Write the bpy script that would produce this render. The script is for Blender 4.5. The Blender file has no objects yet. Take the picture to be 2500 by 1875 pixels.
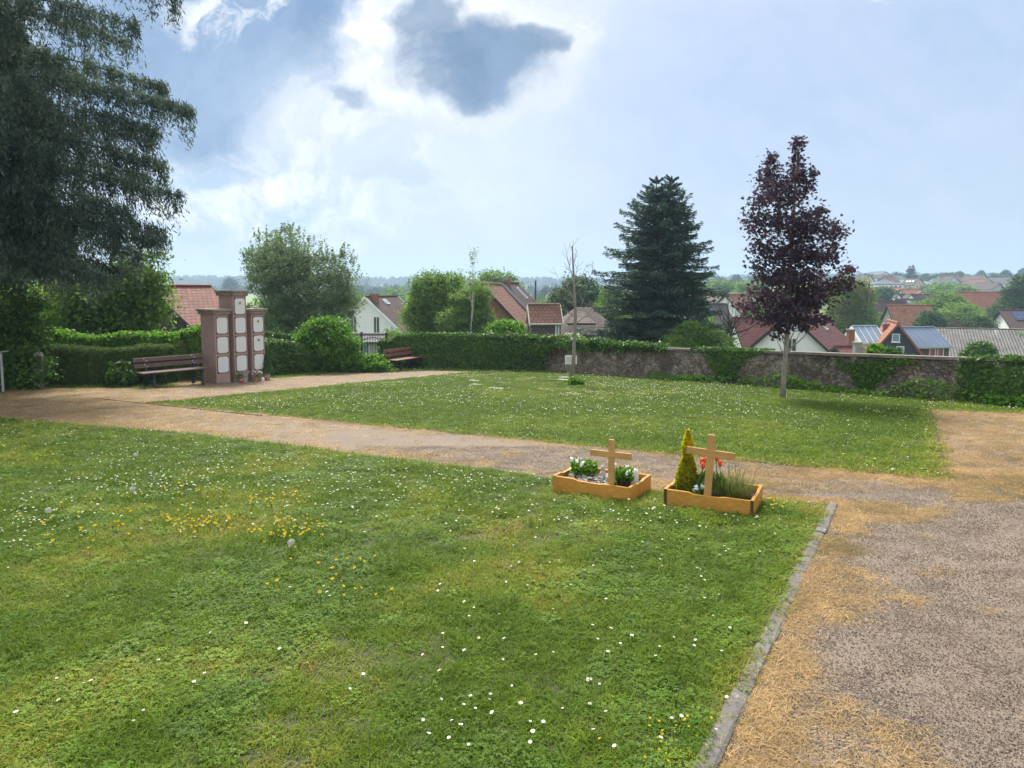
import bpy, math, random
import numpy as np
from mathutils import Vector
R = math.radians
rng = np.random.default_rng(7)
random.seed(7)
scene = bpy.context.scene
COL = scene.collection

# ------------------------------------------------------------------ camera
EYE = 1.6            # eye height over the lawn
F = 1690.0           # focal length in pixels of the 2500 px wide photograph
PITCH = R(5.0)
VC = 853.0
S = 0.053            # fall of the cemetery ground away from the camera
cam_d = bpy.data.cameras.new('camera'); cam = bpy.data.objects.new('camera', cam_d); COL.objects.link(cam)
cam.location = (0, 0, EYE); cam.rotation_euler = (R(90) - PITCH, 0, 0)
cam_d.sensor_width = 36; cam_d.lens = F / 2500 * 36; cam_d.shift_y = (VC - 937.5) / 2500
cam_d.clip_start = 0.05; cam_d.clip_end = 9000
scene.camera = cam
scene.view_settings.view_transform = 'Standard'; scene.view_settings.look = 'None'
scene.view_settings.exposure = 0.78; scene.view_settings.gamma = 1.0
scene.cycles.max_bounces = 6; scene.cycles.transparent_max_bounces = 4
scene.cycles.diffuse_bounces = 3; scene.cycles.glossy_bounces = 2; scene.cycles.transmission_bounces = 3
scene.cycles.volume_bounces = 0; scene.cycles.use_denoising = True

SUN_EL, SUN_AZ = R(50), R(-14)      # sun behind the clouds, ahead of the camera and a little to the left
sd = bpy.data.lights.new('sun', 'SUN'); sun = bpy.data.objects.new('sun', sd); COL.objects.link(sun)
sd.energy = 3.8; sd.angle = R(14); sd.color = (1.0, .93, .80)
sv = Vector((math.sin(SUN_AZ) * math.cos(SUN_EL), math.cos(SUN_AZ) * math.cos(SUN_EL), math.sin(SUN_EL)))
sun.rotation_euler = (-sv).to_track_quat('-Z', 'Y').to_euler()

# ------------------------------------------------------------------ sky
world = bpy.data.worlds.new('World'); scene.world = world; world.use_nodes = True
KS = 10 / 2 ** .65      # colours of the clouds as they appear at this exposure
def build_world():
    nt = world.node_tree; N = nt.nodes; L = nt.links
    for n in list(N): N.remove(n)
    out = N.new('ShaderNodeOutputWorld'); bg = N.new('ShaderNodeBackground'); bg.inputs['Strength'].default_value = 0.1
    L.new(bg.outputs[0], out.inputs['Surface'])
    sky = N.new('ShaderNodeTexSky'); sky.sky_type = 'NISHITA'; sky.sun_disc = False
    sky.sun_elevation = SUN_EL; sky.sun_rotation = SUN_AZ; sky.air_density = 1.2; sky.dust_density = 2.0
    tc = N.new('ShaderNodeTexCoord')
    def m(op, a, b=None, c=None, clamp=False):
        n = N.new('ShaderNodeMath'); n.operation = op; n.use_clamp = clamp
        for i, v in enumerate((a, b, c)):
            if v is None: continue
            if isinstance(v, (int, float)): n.inputs[i].default_value = v
            else: L.new(v, n.inputs[i])
        return n.outputs[0]
    def vm(op, a, b=None):
        n = N.new('ShaderNodeVectorMath'); n.operation = op
        for i, v in enumerate((a, b)):
            if v is None: continue
            if isinstance(v, tuple): n.inputs[i].default_value = v
            else: L.new(v, n.inputs[i])
        return n.outputs['Value'] if op == 'LENGTH' else n.outputs[0]
    def noise(vec, sc, det=6, rough=.55):
        n = N.new('ShaderNodeTexNoise'); n.inputs['Scale'].default_value = sc; n.inputs['Detail'].default_value = det
        n.inputs['Roughness'].default_value = rough; L.new(vec, n.inputs['Vector']); return n
    def mr(v, a, b, c=0, d=1):
        n = N.new('ShaderNodeMapRange'); n.interpolation_type = 'SMOOTHSTEP'; L.new(v, n.inputs[0])
        for i, q in enumerate((a, b, c, d)): n.inputs[i + 1].default_value = q
        return n.outputs[0]
    def mix(f, a, b):
        n = N.new('ShaderNodeMix'); n.data_type = 'RGBA'
        if isinstance(f, (int, float)): n.inputs[0].default_value = f
        else: L.new(f, n.inputs[0])
        for i, v in ((6, a), (7, b)):
            if isinstance(v, tuple): n.inputs[i].default_value = (v[0] * KS, v[1] * KS, v[2] * KS, 1)
            else: L.new(v, n.inputs[i])
        return n.outputs[2]
    sep = N.new('ShaderNodeSeparateXYZ'); L.new(tc.outputs['Generated'], sep.inputs[0])
    x, y, z = sep.outputs
    yy = m('MAXIMUM', y, 0.15)
    sx = m('DIVIDE', x, yy); sz = m('DIVIDE', z, yy)
    cb = N.new('ShaderNodeCombineXYZ'); L.new(sx, cb.inputs[0]); L.new(sz, cb.inputs[1])
    P = cb.outputs[0]
    w1 = noise(P, 3.4, 5); w2 = noise(P, 11, 6, .6)
    warp = vm('ADD', vm('MULTIPLY', vm('SUBTRACT', w1.outputs['Color'], (.5, .5, .5)), (.26, .20, 0)),
              vm('MULTIPLY', vm('SUBTRACT', w2.outputs['Color'], (.5, .5, .5)), (.085, .075, 0)))
    PW = vm('ADD', P, warp)
    rag = noise(PW, 7, 9, .66)
    ragv = m('MULTIPLY', m('SUBTRACT', rag.outputs[0], .5), 1.0)
    def blob(u, v, ru, rv, e0=1.15, e1=.65, amount=1.0, rg=.9):
        c = ((u - 1250) / F, (705 - v) / F, 0)
        q = vm('MULTIPLY', vm('SUBTRACT', PW, c), (F / ru, F / rv, 0))
        return mr(m('ADD', vm('LENGTH', q), m('MULTIPLY', ragv, rg)), e1, e0, amount, 0)
    # clear air, then a thin white veil, brighter towards the horizon
    air = vm('MULTIPLY', sky.outputs[0], (.55, .60, .74))
    elev = mr(z, -.02, .36)
    base = mix(elev, (.64, .74, .86), (.36, .51, .83))
    base = mix(.12, base, air)
    n3 = noise(P, 2.2, 5, .5)
    base = mix(mr(n3.outputs[0], .35, .75, 0, .28), base, (.70, .79, .93))
    # pale right side
    base = mix(mr(sx, -.1, .6, 0, .65), base, (.50, .61, .80))
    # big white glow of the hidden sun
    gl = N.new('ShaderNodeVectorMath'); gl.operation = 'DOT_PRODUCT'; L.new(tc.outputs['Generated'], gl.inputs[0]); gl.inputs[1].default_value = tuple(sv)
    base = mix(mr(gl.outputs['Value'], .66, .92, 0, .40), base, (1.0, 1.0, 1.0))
    base = mix(mr(gl.outputs['Value'], .885, .99, 0, 1), base, (4.6, 4.3, 3.9))  # glow core above the view, raised to add light on the scene
    for (u, v, ru, rv, a) in ((800, 230, 330, 240, .75), (1010, 60, 250, 160, .75), (1250, 50, 300, 190, .55), (760, 500, 500, 120, .30), (1120, 400, 420, 190, .45)):
        base = mix(blob(u, v, ru, rv, 1.25, .2, a), base, (.86, .90, .97))
    # crisp cumulus edges, lower left
    edge = noise(PW, 9, 8, .62); edgem = mr(edge.outputs[0], .50, .60)
    for (u, v, ru, rv, a) in ((720, 490, 330, 95, .9), (470, 430, 190, 110, .7), (1040, 505, 120, 30, .6), (560, 80, 220, 100, .95), (1290, 70, 190, 130, .9), (1110, 30, 200, 120, .9), (860, 110, 150, 150, .8), (1900, 0, 300, 26, .6), (430, 520, 140, 60, .6)):
        base = mix(m('MULTIPLY', blob(u, v, ru, rv, 1.1, .5, a), edgem), base, (.98, .98, .98))
    hole = mr(edge.outputs[0], .42, .50, 1, 0)
    for (u, v, ru, rv, a) in ((720, 500, 400, 110, .45),):
        base = mix(m('MULTIPLY', blob(u, v, ru, rv, 1.1, .5, a), hole), base, (.50, .68, .90))
    # relief: cloud edges turned to the sun are brighter
    na_ = noise(PW, 6.5, 9, .6); nb_ = noise(vm('ADD', PW, (-.006, -.022, 0)), 6.5, 9, .6)
    rel = m('MULTIPLY', m('SUBTRACT', na_.outputs[0], nb_.outputs[0]), 2.2)
    rmask = m('ADD', m('ADD', blob(650, 470, 480, 170, 1.2, .4, 1.0), blob(900, 130, 520, 220, 1.2, .4, .9)), .10, None, True)
    rel = m('MAXIMUM', m('MULTIPLY', rel, rmask), -.10)
    rc = N.new('ShaderNodeCombineXYZ')
    for i_c, k_c in enumerate((1.15, .95, .62)): L.new(m('MULTIPLY', rel, k_c * KS), rc.inputs[i_c])
    base = vm('MAXIMUM', vm('ADD', base, rc.outputs[0]), (.3, .6, 1.2))
    # dark bellies
    tex = noise(PW, 6, 8, .62)
    tone = mr(tex.outputs[0], .3, .7)
    for (u, v, ru, rv, a, e0, e1) in ((430, 200, 390, 225, 1.0, 1.25, .5), (650, 10, 300, 125, 1.0, 1.15, .6), (700, 90, 140, 120, .8, 1.2, .3), (500, 300, 200, 90, .85, 1.2, .3), (560, 260, 130, 110, .6, 1.2, .3)):
        base = mix(blob(u, v, ru, rv, e0, e1, a), base, mix(tone, (.16, .28, .49), (.33, .46, .68)))
    base = mix(blob(1190, 165, 270, 150, 1.3, .5, .65), base, (1.0, 1.0, 1.0))
    for (u, v, ru, rv, a, e0, e1) in ((1165, 178, 225, 112, .97, 1.15, .38), (1050, 60, 90, 90, .8, 1.15, .5), (1310, 140, 80, 55, .75, 1.15, .5), (1120, 235, 120, 50, .7, 1.1, .4), (870, 275, 60, 28, .55, 1.3, .3)):
        base = mix(blob(u, v, ru, rv, e0, e1, a), base, mix(tone, (.11, .20, .36), (.22, .34, .54)))
    base = mix(m('MULTIPLY', blob(560, 85, 140, 50, 1.1, .5, .9), edgem), base, (.95, .97, 1.0))
    # unseen cloud cover behind the camera, plain and brightened to add light
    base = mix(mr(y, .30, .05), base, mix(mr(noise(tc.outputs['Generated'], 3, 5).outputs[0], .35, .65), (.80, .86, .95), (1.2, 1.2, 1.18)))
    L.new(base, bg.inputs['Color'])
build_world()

# ------------------------------------------------------------------ geometry helpers
def rayd(u, v):
    xc = (u - 1250) / F; yc = (VC - v) / F
    return np.array([xc, math.cos(PITCH) + yc * math.sin(PITCH), -math.sin(PITCH) + yc * math.cos(PITCH)])
def at(u, v, Y):
    d = rayd(u, v); t = Y / d[1]; return Vector((d[0] * t, Y, EYE + d[2] * t))
def gnd(u, v):
    d = rayd(u, v); t = -EYE / (d[2] + S * d[1]); return np.array([d[0] * t, d[1] * t])
def gz(x, y): return -S * y

WALL = [(-4.75, 26.45), (1.5, 24.1), (4.1, 21.25), (7.06, 17.8), (9.0, 15.15), (10.2, 13.4), (15.5, 5.4), (18, 0)]
ENCL = WALL[::-1] + [(-6.1, 27.4), (-9.9, 21.2), (-10.4, 20.2), (-19, 20.2), (-26, 0), (-26, -20), (18, -20)]
def inside(poly, x, y):
    x = np.asarray(x, float); y = np.asarray(y, float); r = np.zeros(x.shape, bool); n = len(poly)
    for i in range(n):
        x1, y1 = poly[i]; x2, y2 = poly[(i + 1) % n]
        if y1 == y2: continue
        c = ((y1 > y) != (y2 > y)) & (x < (x2 - x1) * (y - y1) / (y2 - y1) + x1)
        r ^= c
    return r
def seg_dist(poly, x, y, closed=True):
    x = np.asarray(x, float); y = np.asarray(y, float); d = np.full(x.shape, 1e9); n = len(poly)
    for i in range(n if closed else n - 1):
        ax, ay = poly[i]; bx, by = poly[(i + 1) % n]
        vx, vy = bx - ax, by - ay; q = vx * vx + vy * vy
        t = np.clip(((x - ax) * vx + (y - ay) * vy) / q, 0, 1)
        d = np.minimum(d, np.hypot(x - ax - t * vx, y - ay - t * vy))
    return d
_tab = np.random.default_rng(3).random((257, 257))
def vnoise(x, y, s=1.0, off=0.0):
    x = np.asarray(x, float) * s + 1000 + off; y = np.asarray(y, float) * s + 1000 + off * 1.7
    xi = np.floor(x).astype(int); yi = np.floor(y).astype(int); fx = x - xi; fy = y - yi
    fx = fx * fx * (3 - 2 * fx); fy = fy * fy * (3 - 2 * fy)
    a = _tab[xi % 256, yi % 256]; b = _tab[(xi + 1) % 256, yi % 256]; c = _tab[xi % 256, (yi + 1) % 256]; d = _tab[(xi + 1) % 256, (yi + 1) % 256]
    return (a * (1 - fx) + b * fx) * (1 - fy) + (c * (1 - fx) + d * fx) * fy
def fbm(x, y, s=1.0, off=0.0, o=4):
    r = 0; a = .5; t = 0
    for k in range(o):
        r = r + a * vnoise(x, y, s * 2 ** k, off + 13.1 * k); t += a; a *= .55
    return r / t
def sst(v, a, b):
    t = np.clip((v - a) / (b - a), 0, 1); return t * t * (3 - 2 * t)
def terrain(x, y):
    x = np.asarray(x, float); y = np.asarray(y, float)
    d = np.maximum(np.hypot(x * .55, y), 1)
    ly = np.interp(d, [0, 22, 30, 50, 75, 120, 200, 330, 450, 600, 900, 1300, 1700, 2200, 3500], [0, -1.3, -3.6, -5.4, -7.6, -9.5, -9.5, -8.2, -5.5, -3.4, -1.2, 9, 17, 22, 20])
    ang = x / np.maximum(y, 1)
    rise = np.interp(y, [0, 110, 160, 205, 290, 345, 385, 470, 1200], [0, 0, 1.5, 3.8, 7.4, 9.4, 11, 11.5, 5])
    hill = ly + rise * sst(ang, .12, .46)
    far = hill + (fbm(x, y, .004) - .5) * np.interp(d, [0, 150, 900, 1600], [0, 0, 3, 8])
    ins = inside(ENCL, x, y); de = seg_dist(ENCL, x, y)
    k = np.where(ins, 0, sst(de, .6, 4.0))
    plane = np.where(y > -30, -S * y, 1.6)
    back = sst(-y, 0, 25)          # ground behind the camera stays level with the lawn
    out = far * (1 - back) + plane * back
    return plane * (1 - k) + np.minimum(out, plane - .3 + 100 * (d > 60)) * k

def set_props(o, label=None, cat=None, group=None, kind=None):
    if label: o['label'] = label
    if cat: o['category'] = cat
    if group: o['group'] = group
    if kind: o['kind'] = kind
    return o
def np_mesh(name, verts, faces, mat_idx=None, smooth=False, uv=None):
    """faces: list of int arrays (n,k)"""
    me = bpy.data.meshes.new(name); verts = np.asarray(verts, np.float32)
    faces = [np.asarray(f, np.int32) for f in faces if len(f)]
    me.vertices.add(len(verts)); me.vertices.foreach_set('co', verts.ravel())
    loops = np.concatenate([f.ravel() for f in faces]); cnt = np.concatenate([np.full(len(f), f.shape[1], np.int32) for f in faces])
    st = np.concatenate([[0], np.cumsum(cnt)[:-1]]).astype(np.int32)
    me.loops.add(len(loops)); me.loops.foreach_set('vertex_index', loops)
    me.polygons.add(len(cnt)); me.polygons.foreach_set('loop_start', st); me.polygons.foreach_set('loop_total', cnt)
    if mat_idx is not None: me.polygons.foreach_set('material_index', np.asarray(mat_idx, np.int32))
    if smooth: me.polygons.foreach_set('use_smooth', np.ones(len(cnt), bool))
    me.update(calc_edges=True); me.validate()
    return me
def link(name, me, mats, parent=None, loc=None):
    o = bpy.data.objects.new(name, me); COL.objects.link(o)
    for m_ in (mats if isinstance(mats, (list, tuple)) else [mats]): me.materials.append(m_)
    if parent: o.parent = parent
    if loc is not None: o.location = loc
    return o
def empty(name, loc=(0, 0, 0), rz=0, label=None, cat=None, group=None):
    o = bpy.data.objects.new(name, None); COL.objects.link(o); o.location = loc; o.rotation_euler = (0, 0, rz); o.empty_display_size = .2
    return set_props(o, label, cat, group)
def copy_tree(o, parent=None):
    c = o.copy(); COL.objects.link(c); c.parent = parent
    for ch in list(o.children): copy_tree(ch, c)
    return c

class MB:
    """collects polygons for one mesh"""
    def __init__(s): s.v = []; s.f = []; s.m = []; s.uv = []
    def poly(s, pts, m=0, uv=None):
        b = len(s.v); s.v += [tuple(p) for p in pts]; s.f.append(tuple(range(b, b + len(pts)))); s.m.append(m)
        s.uv += list(uv) if uv else [(p[0] + p[1], p[2]) for p in pts]
    def hexa(s, c, m=0):      # c: 8 corners, bottom 4 ccw then top 4 ccw
        for q in ((3, 2, 1, 0), (4, 5, 6, 7), (0, 1, 5, 4), (1, 2, 6, 5), (2, 3, 7, 6), (3, 0, 4, 7)): s.poly([c[i] for i in q], m)
    def box(s, x0, x1, y0, y1, z0, z1, m=0, bv=0.0, rot=None, org=(0, 0, 0)):
        if bv:
            X = (x0, x1); Y = (y0, y1); Z = (z0, z1); P = []
            me = bpy.data.meshes.new('t')
            import bmesh
            bm = bmesh.new(); bmesh.ops.create_cube(bm, size=1)
            for v in bm.verts: v.co = Vector(((x0 + x1) / 2 + v.co.x * (x1 - x0), (y0 + y1) / 2 + v.co.y * (y1 - y0), (z0 + z1) / 2 + v.co.z * (z1 - z0)))
            bmesh.ops.bevel(bm, geom=list(bm.edges), offset=bv, segments=1, affect='EDGES')
            for f in bm.faces:
                pts = [v.co.copy() for v in f.verts]
                if rot is not None: pts = [rot @ (p - Vector(org)) + Vector(org) for p in pts]
                s.poly(pts, m)
            bm.free(); bpy.data.meshes.remove(me); return
        c = [(x0, y0, z0), (x1, y0, z0), (x1, y1, z0), (x0, y1, z0), (x0, y0, z1), (x1, y0, z1), (x1, y1, z1), (x0, y1, z1)]
        if rot is not None: c = [tuple(rot @ (Vector(p) - Vector(org)) + Vector(org)) for p in c]
        s.hexa(c, m)
    def tube(s, pts, rad, n=8, m=0, caps=True):
        pts = [Vector(p) for p in pts]; rings = []
        if isinstance(rad, (int, float)): rad = [rad] * len(pts)
        for i, p in enumerate(pts):
            d = (pts[min(i + 1, len(pts) - 1)] - pts[max(i - 1, 0)]); d = d.normalized() if d.length > 0 else Vector((0, 0, 1))
            a = d.cross(Vector((0.13, .97, .2))); a = a.normalized() if a.length > 1e-3 else Vector((1, 0, 0)); b = d.cross(a)
            base = len(s.v)
            for k in range(n):
                t = 2 * math.pi * k / n; q = p + (a * math.cos(t) + b * math.sin(t)) * rad[i]
                s.v.append(tuple(q)); s.uv.append((k / n, q.z))
            rings.append(base)
        for a_, b_ in zip(rings, rings[1:]):
            for k in range(n):
                k2 = (k + 1) % n; s.f.append((a_ + k, a_ + k2, b_ + k2, b_ + k)); s.m.append(m)
        if caps:
            s.f.append(tuple(rings[0] + k for k in range(n))[::-1]); s.m.append(m); s.f.append(tuple(rings[-1] + k for k in range(n))); s.m.append(m)
    def lathe(s, prof, n=16, m=0, c=(0, 0, 0)):
        rings = []
        for r_, z_ in prof:
            base = len(s.v)
            for k in range(n):
                t = 2 * math.pi * k / n; s.v.append((c[0] + r_ * math.cos(t), c[1] + r_ * math.sin(t), c[2] + z_)); s.uv.append((k / n, z_))
            rings.append(base)
        for a_, b_ in zip(rings, rings[1:]):
            for k in range(n):
                k2 = (k + 1) % n; s.f.append((a_ + k, a_ + k2, b_ + k2, b_ + k)); s.m.append(m)
        s.f.append(tuple(rings[0] + k for k in range(n))[::-1]); s.m.append(m); s.f.append(tuple(rings[-1] + k for k in range(n))); s.m.append(m)
    def build(s, name, mats, parent=None, loc=None, smooth=False):
        me = bpy.data.meshes.new(name); me.from_pydata(s.v, [], s.f); me.polygons.foreach_set('material_index', s.m)
        ul = me.uv_layers.new(name='uv'); li = np.zeros(len(me.loops), np.int32); me.loops.foreach_get('vertex_index', li)
        ul.data.foreach_set('uv', np.array(s.uv, np.float32)[li].ravel())
        if smooth: me.polygons.foreach_set('use_smooth', np.ones(len(me.polygons), bool))
        me.update(); return link(name, me, mats, parent, loc)

# ------------------------------------------------------------------ materials
def new_mat(name):
    m_ = bpy.data.materials.new(name); m_.use_nodes = True; nt = m_.node_tree
    for n in list(nt.nodes): nt.nodes.remove(n)
    return m_, nt
class NB:
    def __init__(s, name):
        s.mat, s.nt = new_mat(name); s.N = s.nt.nodes; s.L = s.nt.links
        s.out = s.N.new('ShaderNodeOutputMaterial'); s.p = s.N.new('ShaderNodeBsdfPrincipled'); s.L.new(s.p.outputs[0], s.out.inputs[0])
        s.p.inputs['Roughness'].default_value = .8; s.p.inputs['Specular IOR Level'].default_value = .3
        s.tc = s.N.new('ShaderNodeTexCoord')
    def set(s, sock, v):
        if isinstance(v, (int, float)): sock.default_value = v
        elif isinstance(v, tuple): sock.default_value = v if len(v) == len(sock.default_value) else (*v, 1)
        else: s.L.new(v, sock)
    def noise(s, sc, det=4, rough=.55, vec=None, scl=None):
        n = s.N.new('ShaderNodeTexNoise'); n.inputs['Scale'].default_value = sc; n.inputs['Detail'].default_value = det; n.inputs['Roughness'].default_value = rough
        v = vec or s.tc.outputs['Object']
        if scl:
            q = s.N.new('ShaderNodeVectorMath'); q.operation = 'MULTIPLY'; s.L.new(v, q.inputs[0]); q.inputs[1].default_value = scl; v = q.outputs[0]
        s.L.new(v, n.inputs['Vector']); return n.outputs[0]
    def math(s, op, a, b=0.0, clamp=False):
        n = s.N.new('ShaderNodeMath'); n.operation = op; n.use_clamp = clamp; s.set(n.inputs[0], a); s.set(n.inputs[1], b); return n.outputs[0]
    def mr(s, v, a, b, c=0.0, d=1.0):
        n = s.N.new('ShaderNodeMapRange'); s.L.new(v, n.inputs[0])
        for i, q in enumerate((a, b, c, d)): n.inputs[i + 1].default_value = q
        return n.outputs[0]
    def mix(s, f, a, b, mode='MIX'):
        n = s.N.new('ShaderNodeMix'); n.data_type = 'RGBA'; n.blend_type = mode; s.set(n.inputs[0], f); s.set(n.inputs[6], a); s.set(n.inputs[7], b); return n.outputs[2]
    def bump(s, h, st=.5, dist=.02):
        n = s.N.new('ShaderNodeBump'); n.inputs['Strength'].default_value = st; n.inputs['Distance'].default_value = dist; s.L.new(h, n.inputs['Height']); s.L.new(n.outputs[0], s.p.inputs['Normal'])
    def col(s, c): s.set(s.p.inputs['Base Color'], c)
def simple(name, c, rough=.8, var=.25, sc=6, bump=0, metal=0, spec=.3, bsc=60):
    b = NB(name); n = b.noise(sc, 5); c2 = tuple(q * (1 - var) for q in c); c1 = tuple(min(1, q * (1 + var)) for q in c)
    b.col(b.mix(b.mr(n, .3, .7), c2, c1)); b.p.inputs['Roughness'].default_value = rough; b.p.inputs['Metallic'].default_value = metal; b.p.inputs['Specular IOR Level'].default_value = spec
    if bump: b.bump(b.noise(bsc, 4), bump, .01)
    return b.mat
def leafmat(name, cols, trans=.35, rough=.55, patch=1.2, tint=None, spec=.12):
    """cols: dark, mid, light; leaf-to-leaf variation plus broad light and dark clumps"""
    b = NB(name); g = b.N.new('ShaderNodeNewGeometry')
    r = b.N.new('ShaderNodeValToRGB'); cr = r.color_ramp
    cr.elements[0].color = (*cols[0], 1); cr.elements[1].color = (*cols[2], 1); e = cr.elements.new(.5); e.color = (*cols[1], 1)
    n = b.noise(patch, 2)
    f = b.math('ADD', b.math('MULTIPLY', g.outputs['Random Per Island'], .6), b.math('MULTIPLY', b.mr(n, .3, .7), .4))
    b.L.new(f, r.inputs[0]); c = r.outputs[0]
    b.col(c); b.p.inputs['Roughness'].default_value = rough; b.p.inputs['Specular IOR Level'].default_value = spec
    tr = b.N.new('ShaderNodeBsdfTranslucent'); hs = b.N.new('ShaderNodeHueSaturation'); hs.inputs['Value'].default_value = 1.5; hs.inputs['Saturation'].default_value = 1.05; b.L.new(c, hs.inputs['Color']); b.L.new(hs.outputs[0], tr.inputs[0])
    mx = b.N.new('ShaderNodeMixShader'); mx.inputs[0].default_value = trans; b.L.new(b.p.outputs[0], mx.inputs[1]); b.L.new(tr.outputs[0], mx.inputs[2]); b.L.new(mx.outputs[0], b.out.inputs[0])
    return b.mat
def tuftmat(name, cols):
    b = NB(name); a = b.N.new('ShaderNodeAttribute'); a.attribute_type = 'INSTANCER'; a.attribute_name = 'tint'
    g = b.N.new('ShaderNodeNewGeometry'); r = b.N.new('ShaderNodeValToRGB'); cr = r.color_ramp
    pos = np.linspace(0, 1, len(cols)); cr.elements[0].color = (*cols[0], 1); cr.elements[1].color = (*cols[-1], 1)
    for p_, c_ in list(zip(pos, cols))[1:-1]: e = cr.elements.new(float(p_)); e.color = (*c_, 1)
    f = b.math('ADD', a.outputs['Fac'], b.math('MULTIPLY', b.math('SUBTRACT', g.outputs['Random Per Island'], .5), .28)); b.L.new(f, r.inputs[0])
    oi = b.N.new('ShaderNodeObjectInfo'); hs = b.N.new('ShaderNodeHueSaturation'); b.L.new(r.outputs[0], hs.inputs['Color'])
    b.L.new(b.mr(oi.outputs['Random'], 0, 1, .7, 1.3), hs.inputs['Value'])
    b.col(hs.outputs[0]); b.p.inputs['Roughness'].default_value = .6; b.p.inputs['Specular IOR Level'].default_value = .2
    tr = b.N.new('ShaderNodeBsdfTranslucent'); b.L.new(hs.outputs[0], tr.inputs[0])
    mx = b.N.new('ShaderNodeMixShader'); mx.inputs[0].default_value = .4; b.L.new(b.p.outputs[0], mx.inputs[1]); b.L.new(tr.outputs[0], mx.inputs[2]); b.L.new(mx.outputs[0], b.out.inputs[0])
    return b.mat
def roofmat(name, c1, c2, tw=.28, th=.30, mortar=.35, stain=.35):
    b = NB(name); uv = b.N.new('ShaderNodeUVMap'); uv.uv_map = 'uv'
    br = b.N.new('ShaderNodeTexBrick'); b.L.new(uv.outputs[0], br.inputs['Vector']); br.inputs['Scale'].default_value = 1; br.inputs['Brick Width'].default_value = tw; br.inputs['Row Height'].default_value = th
    br.inputs['Mortar Size'].default_value = .03; br.inputs['Mortar Smooth'].default_value = .6; br.inputs['Bias'].default_value = 0
    br.inputs['Color1'].default_value = (*c1, 1); br.inputs['Color2'].default_value = (*c2, 1); br.inputs['Mortar'].default_value = (*[q * mortar for q in c1], 1)
    n = b.noise(1.1, 6, .65); dk = tuple(q * .45 for q in c2)
    b.col(b.mix(b.mr(n, .45, .75, 0, stain), br.outputs[0], dk)); b.bump(b.math('SUBTRACT', 1.0, br.outputs['Fac']), .6, .03)
    b.p.inputs['Roughness'].default_value = .75
    return b.mat

M = {}
M['stone'] = simple('rendered_brown_stone', (.37, .255, .23), .85, .10, 3, .3)
M['stone_cap'] = simple('weathered_cap_stone', (.24, .20, .165), .9, .35, 9, .6)
b = NB('white_granite'); n1 = b.noise(90, 3); n2 = b.noise(20, 4)
b.col(b.mix(b.mr(n1, .42, .62), (.62, .62, .62), b.mix(b.mr(n2, .3, .7), (.84, .84, .83), (.74, .75, .74)))); b.p.inputs['Roughness'].default_value = .4; M['granite'] = b.mat
M['bronze'] = simple('bronze_bolt', (.16, .07, .045), .5, .2, 30, 0, .3)
M['gold'] = simple('gold_plate', (.55, .38, .09), .5, .3, 80, 0)
M['slateplate'] = simple('grey_plate', (.15, .15, .14), .5, .3, 80, 0)
M['bench'] = simple('stained_bench_board', (.12, .068, .062), .6, .22, 5, .2)
M['bench_red'] = simple('red_brown_bench_board', (.17, .065, .05), .55, .3, 5, .2)
M['iron'] = simple('dark_green_black_iron', (.022, .030, .032), .45, .3, 12, .1)
M['bolt'] = simple('zinc_bolt', (.7, .7, .7), .35, .1, 20, 0, .4)
def woodmat(name, a, c):
    b = NB(name); n = b.noise(5, 6, .6, scl=(3, 22, 22)); k = b.noise(3.5, 3)
    b.col(b.mix(b.mr(k, .35, .7, 0, .45), b.mix(b.mr(n, .3, .7), a, c), tuple(q * .6 for q in a))); b.bump(n, .25, .002); b.p.inputs['Roughness'].default_value = .5
    return b.mat
M['boxwood'] = woodmat('honey_varnished_pine', (.46, .215, .038), (.70, .36, .075))
M['boxend'] = woodmat('dark_end_grain', (.10, .045, .02), (.16, .075, .03))
M['crosswood'] = woodmat('oiled_oak', (.46, .25, .082), (.63, .37, .135))
M['soil'] = simple('dark_soil', (.045, .032, .022), .95, .5, 40, .8)
M['bark'] = simple('grey_brown_bark', (.15, .115, .085), .9, .4, 14, .8, bsc=30)
M['bark_pale'] = simple('pale_grey_bark', (.28, .25, .21), .9, .3, 14, .6, bsc=30)
M['bark_birch'] = simple('white_birch_bark', (.52, .50, .44), .8, .25, 10, .3)
M['bark_dark'] = simple('dark_bark', (.06, .045, .035), .9, .4, 14, .6)
M['bark_dead'] = simple('dead_grey_bark', (.25, .215, .18), .9, .3, 20, .5)
M['white'] = simple('white_render', (.87, .87, .88), .85, .06, 1.5, .1)
M['cream'] = simple('cream_render', (.66, .60, .46), .85, .08, 1.5)
M['paleblue'] = simple('pale_blue_render', (.42, .50, .60), .85, .06, 1.5)
M['yellow'] = simple('yellow_render', (.62, .50, .26), .85, .08, 1.5)
M['greyw'] = simple('grey_render', (.40, .40, .38), .85, .1, 1.5)
M['whitepaint'] = simple('white_paint', (.80, .80, .80), .45, .04, 4)
M['glass'] = simple('dark_window_glass', (.035, .045, .055), .08, .2, 1, 0, 0, .8)
M['redcurtain'] = simple('window_with_red_curtain', (.28, .07, .06), .25, .35, 3, 0, 0, .6)
M['paleglass'] = simple('sky_tinted_glass', (.20, .29, .40), .2, .2, .8, 0, 0, .8)  # reflected sky put into the pale blue base colour
M['slate'] = roofmat('slate_shingle_cladding', (.045, .055, .07), (.065, .075, .095), .25, .16, .5, .3)
M['brownclad'] = roofmat('brown_shingle_cladding', (.10, .075, .065), (.13, .10, .09), .3, .2, .5, .4)
M['brick'] = roofmat('old_red_brick', (.26, .13, .085), (.33, .18, .12), .25, .08, .9, .4)
M['zinc'] = simple('blue_grey_sheet_roof', (.16, .21, .30), .35, .12, .7, 0, .2, .5)
M['seam'] = simple('pale_sheet_seam', (.33, .37, .42), .4, .1, 2)
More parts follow.
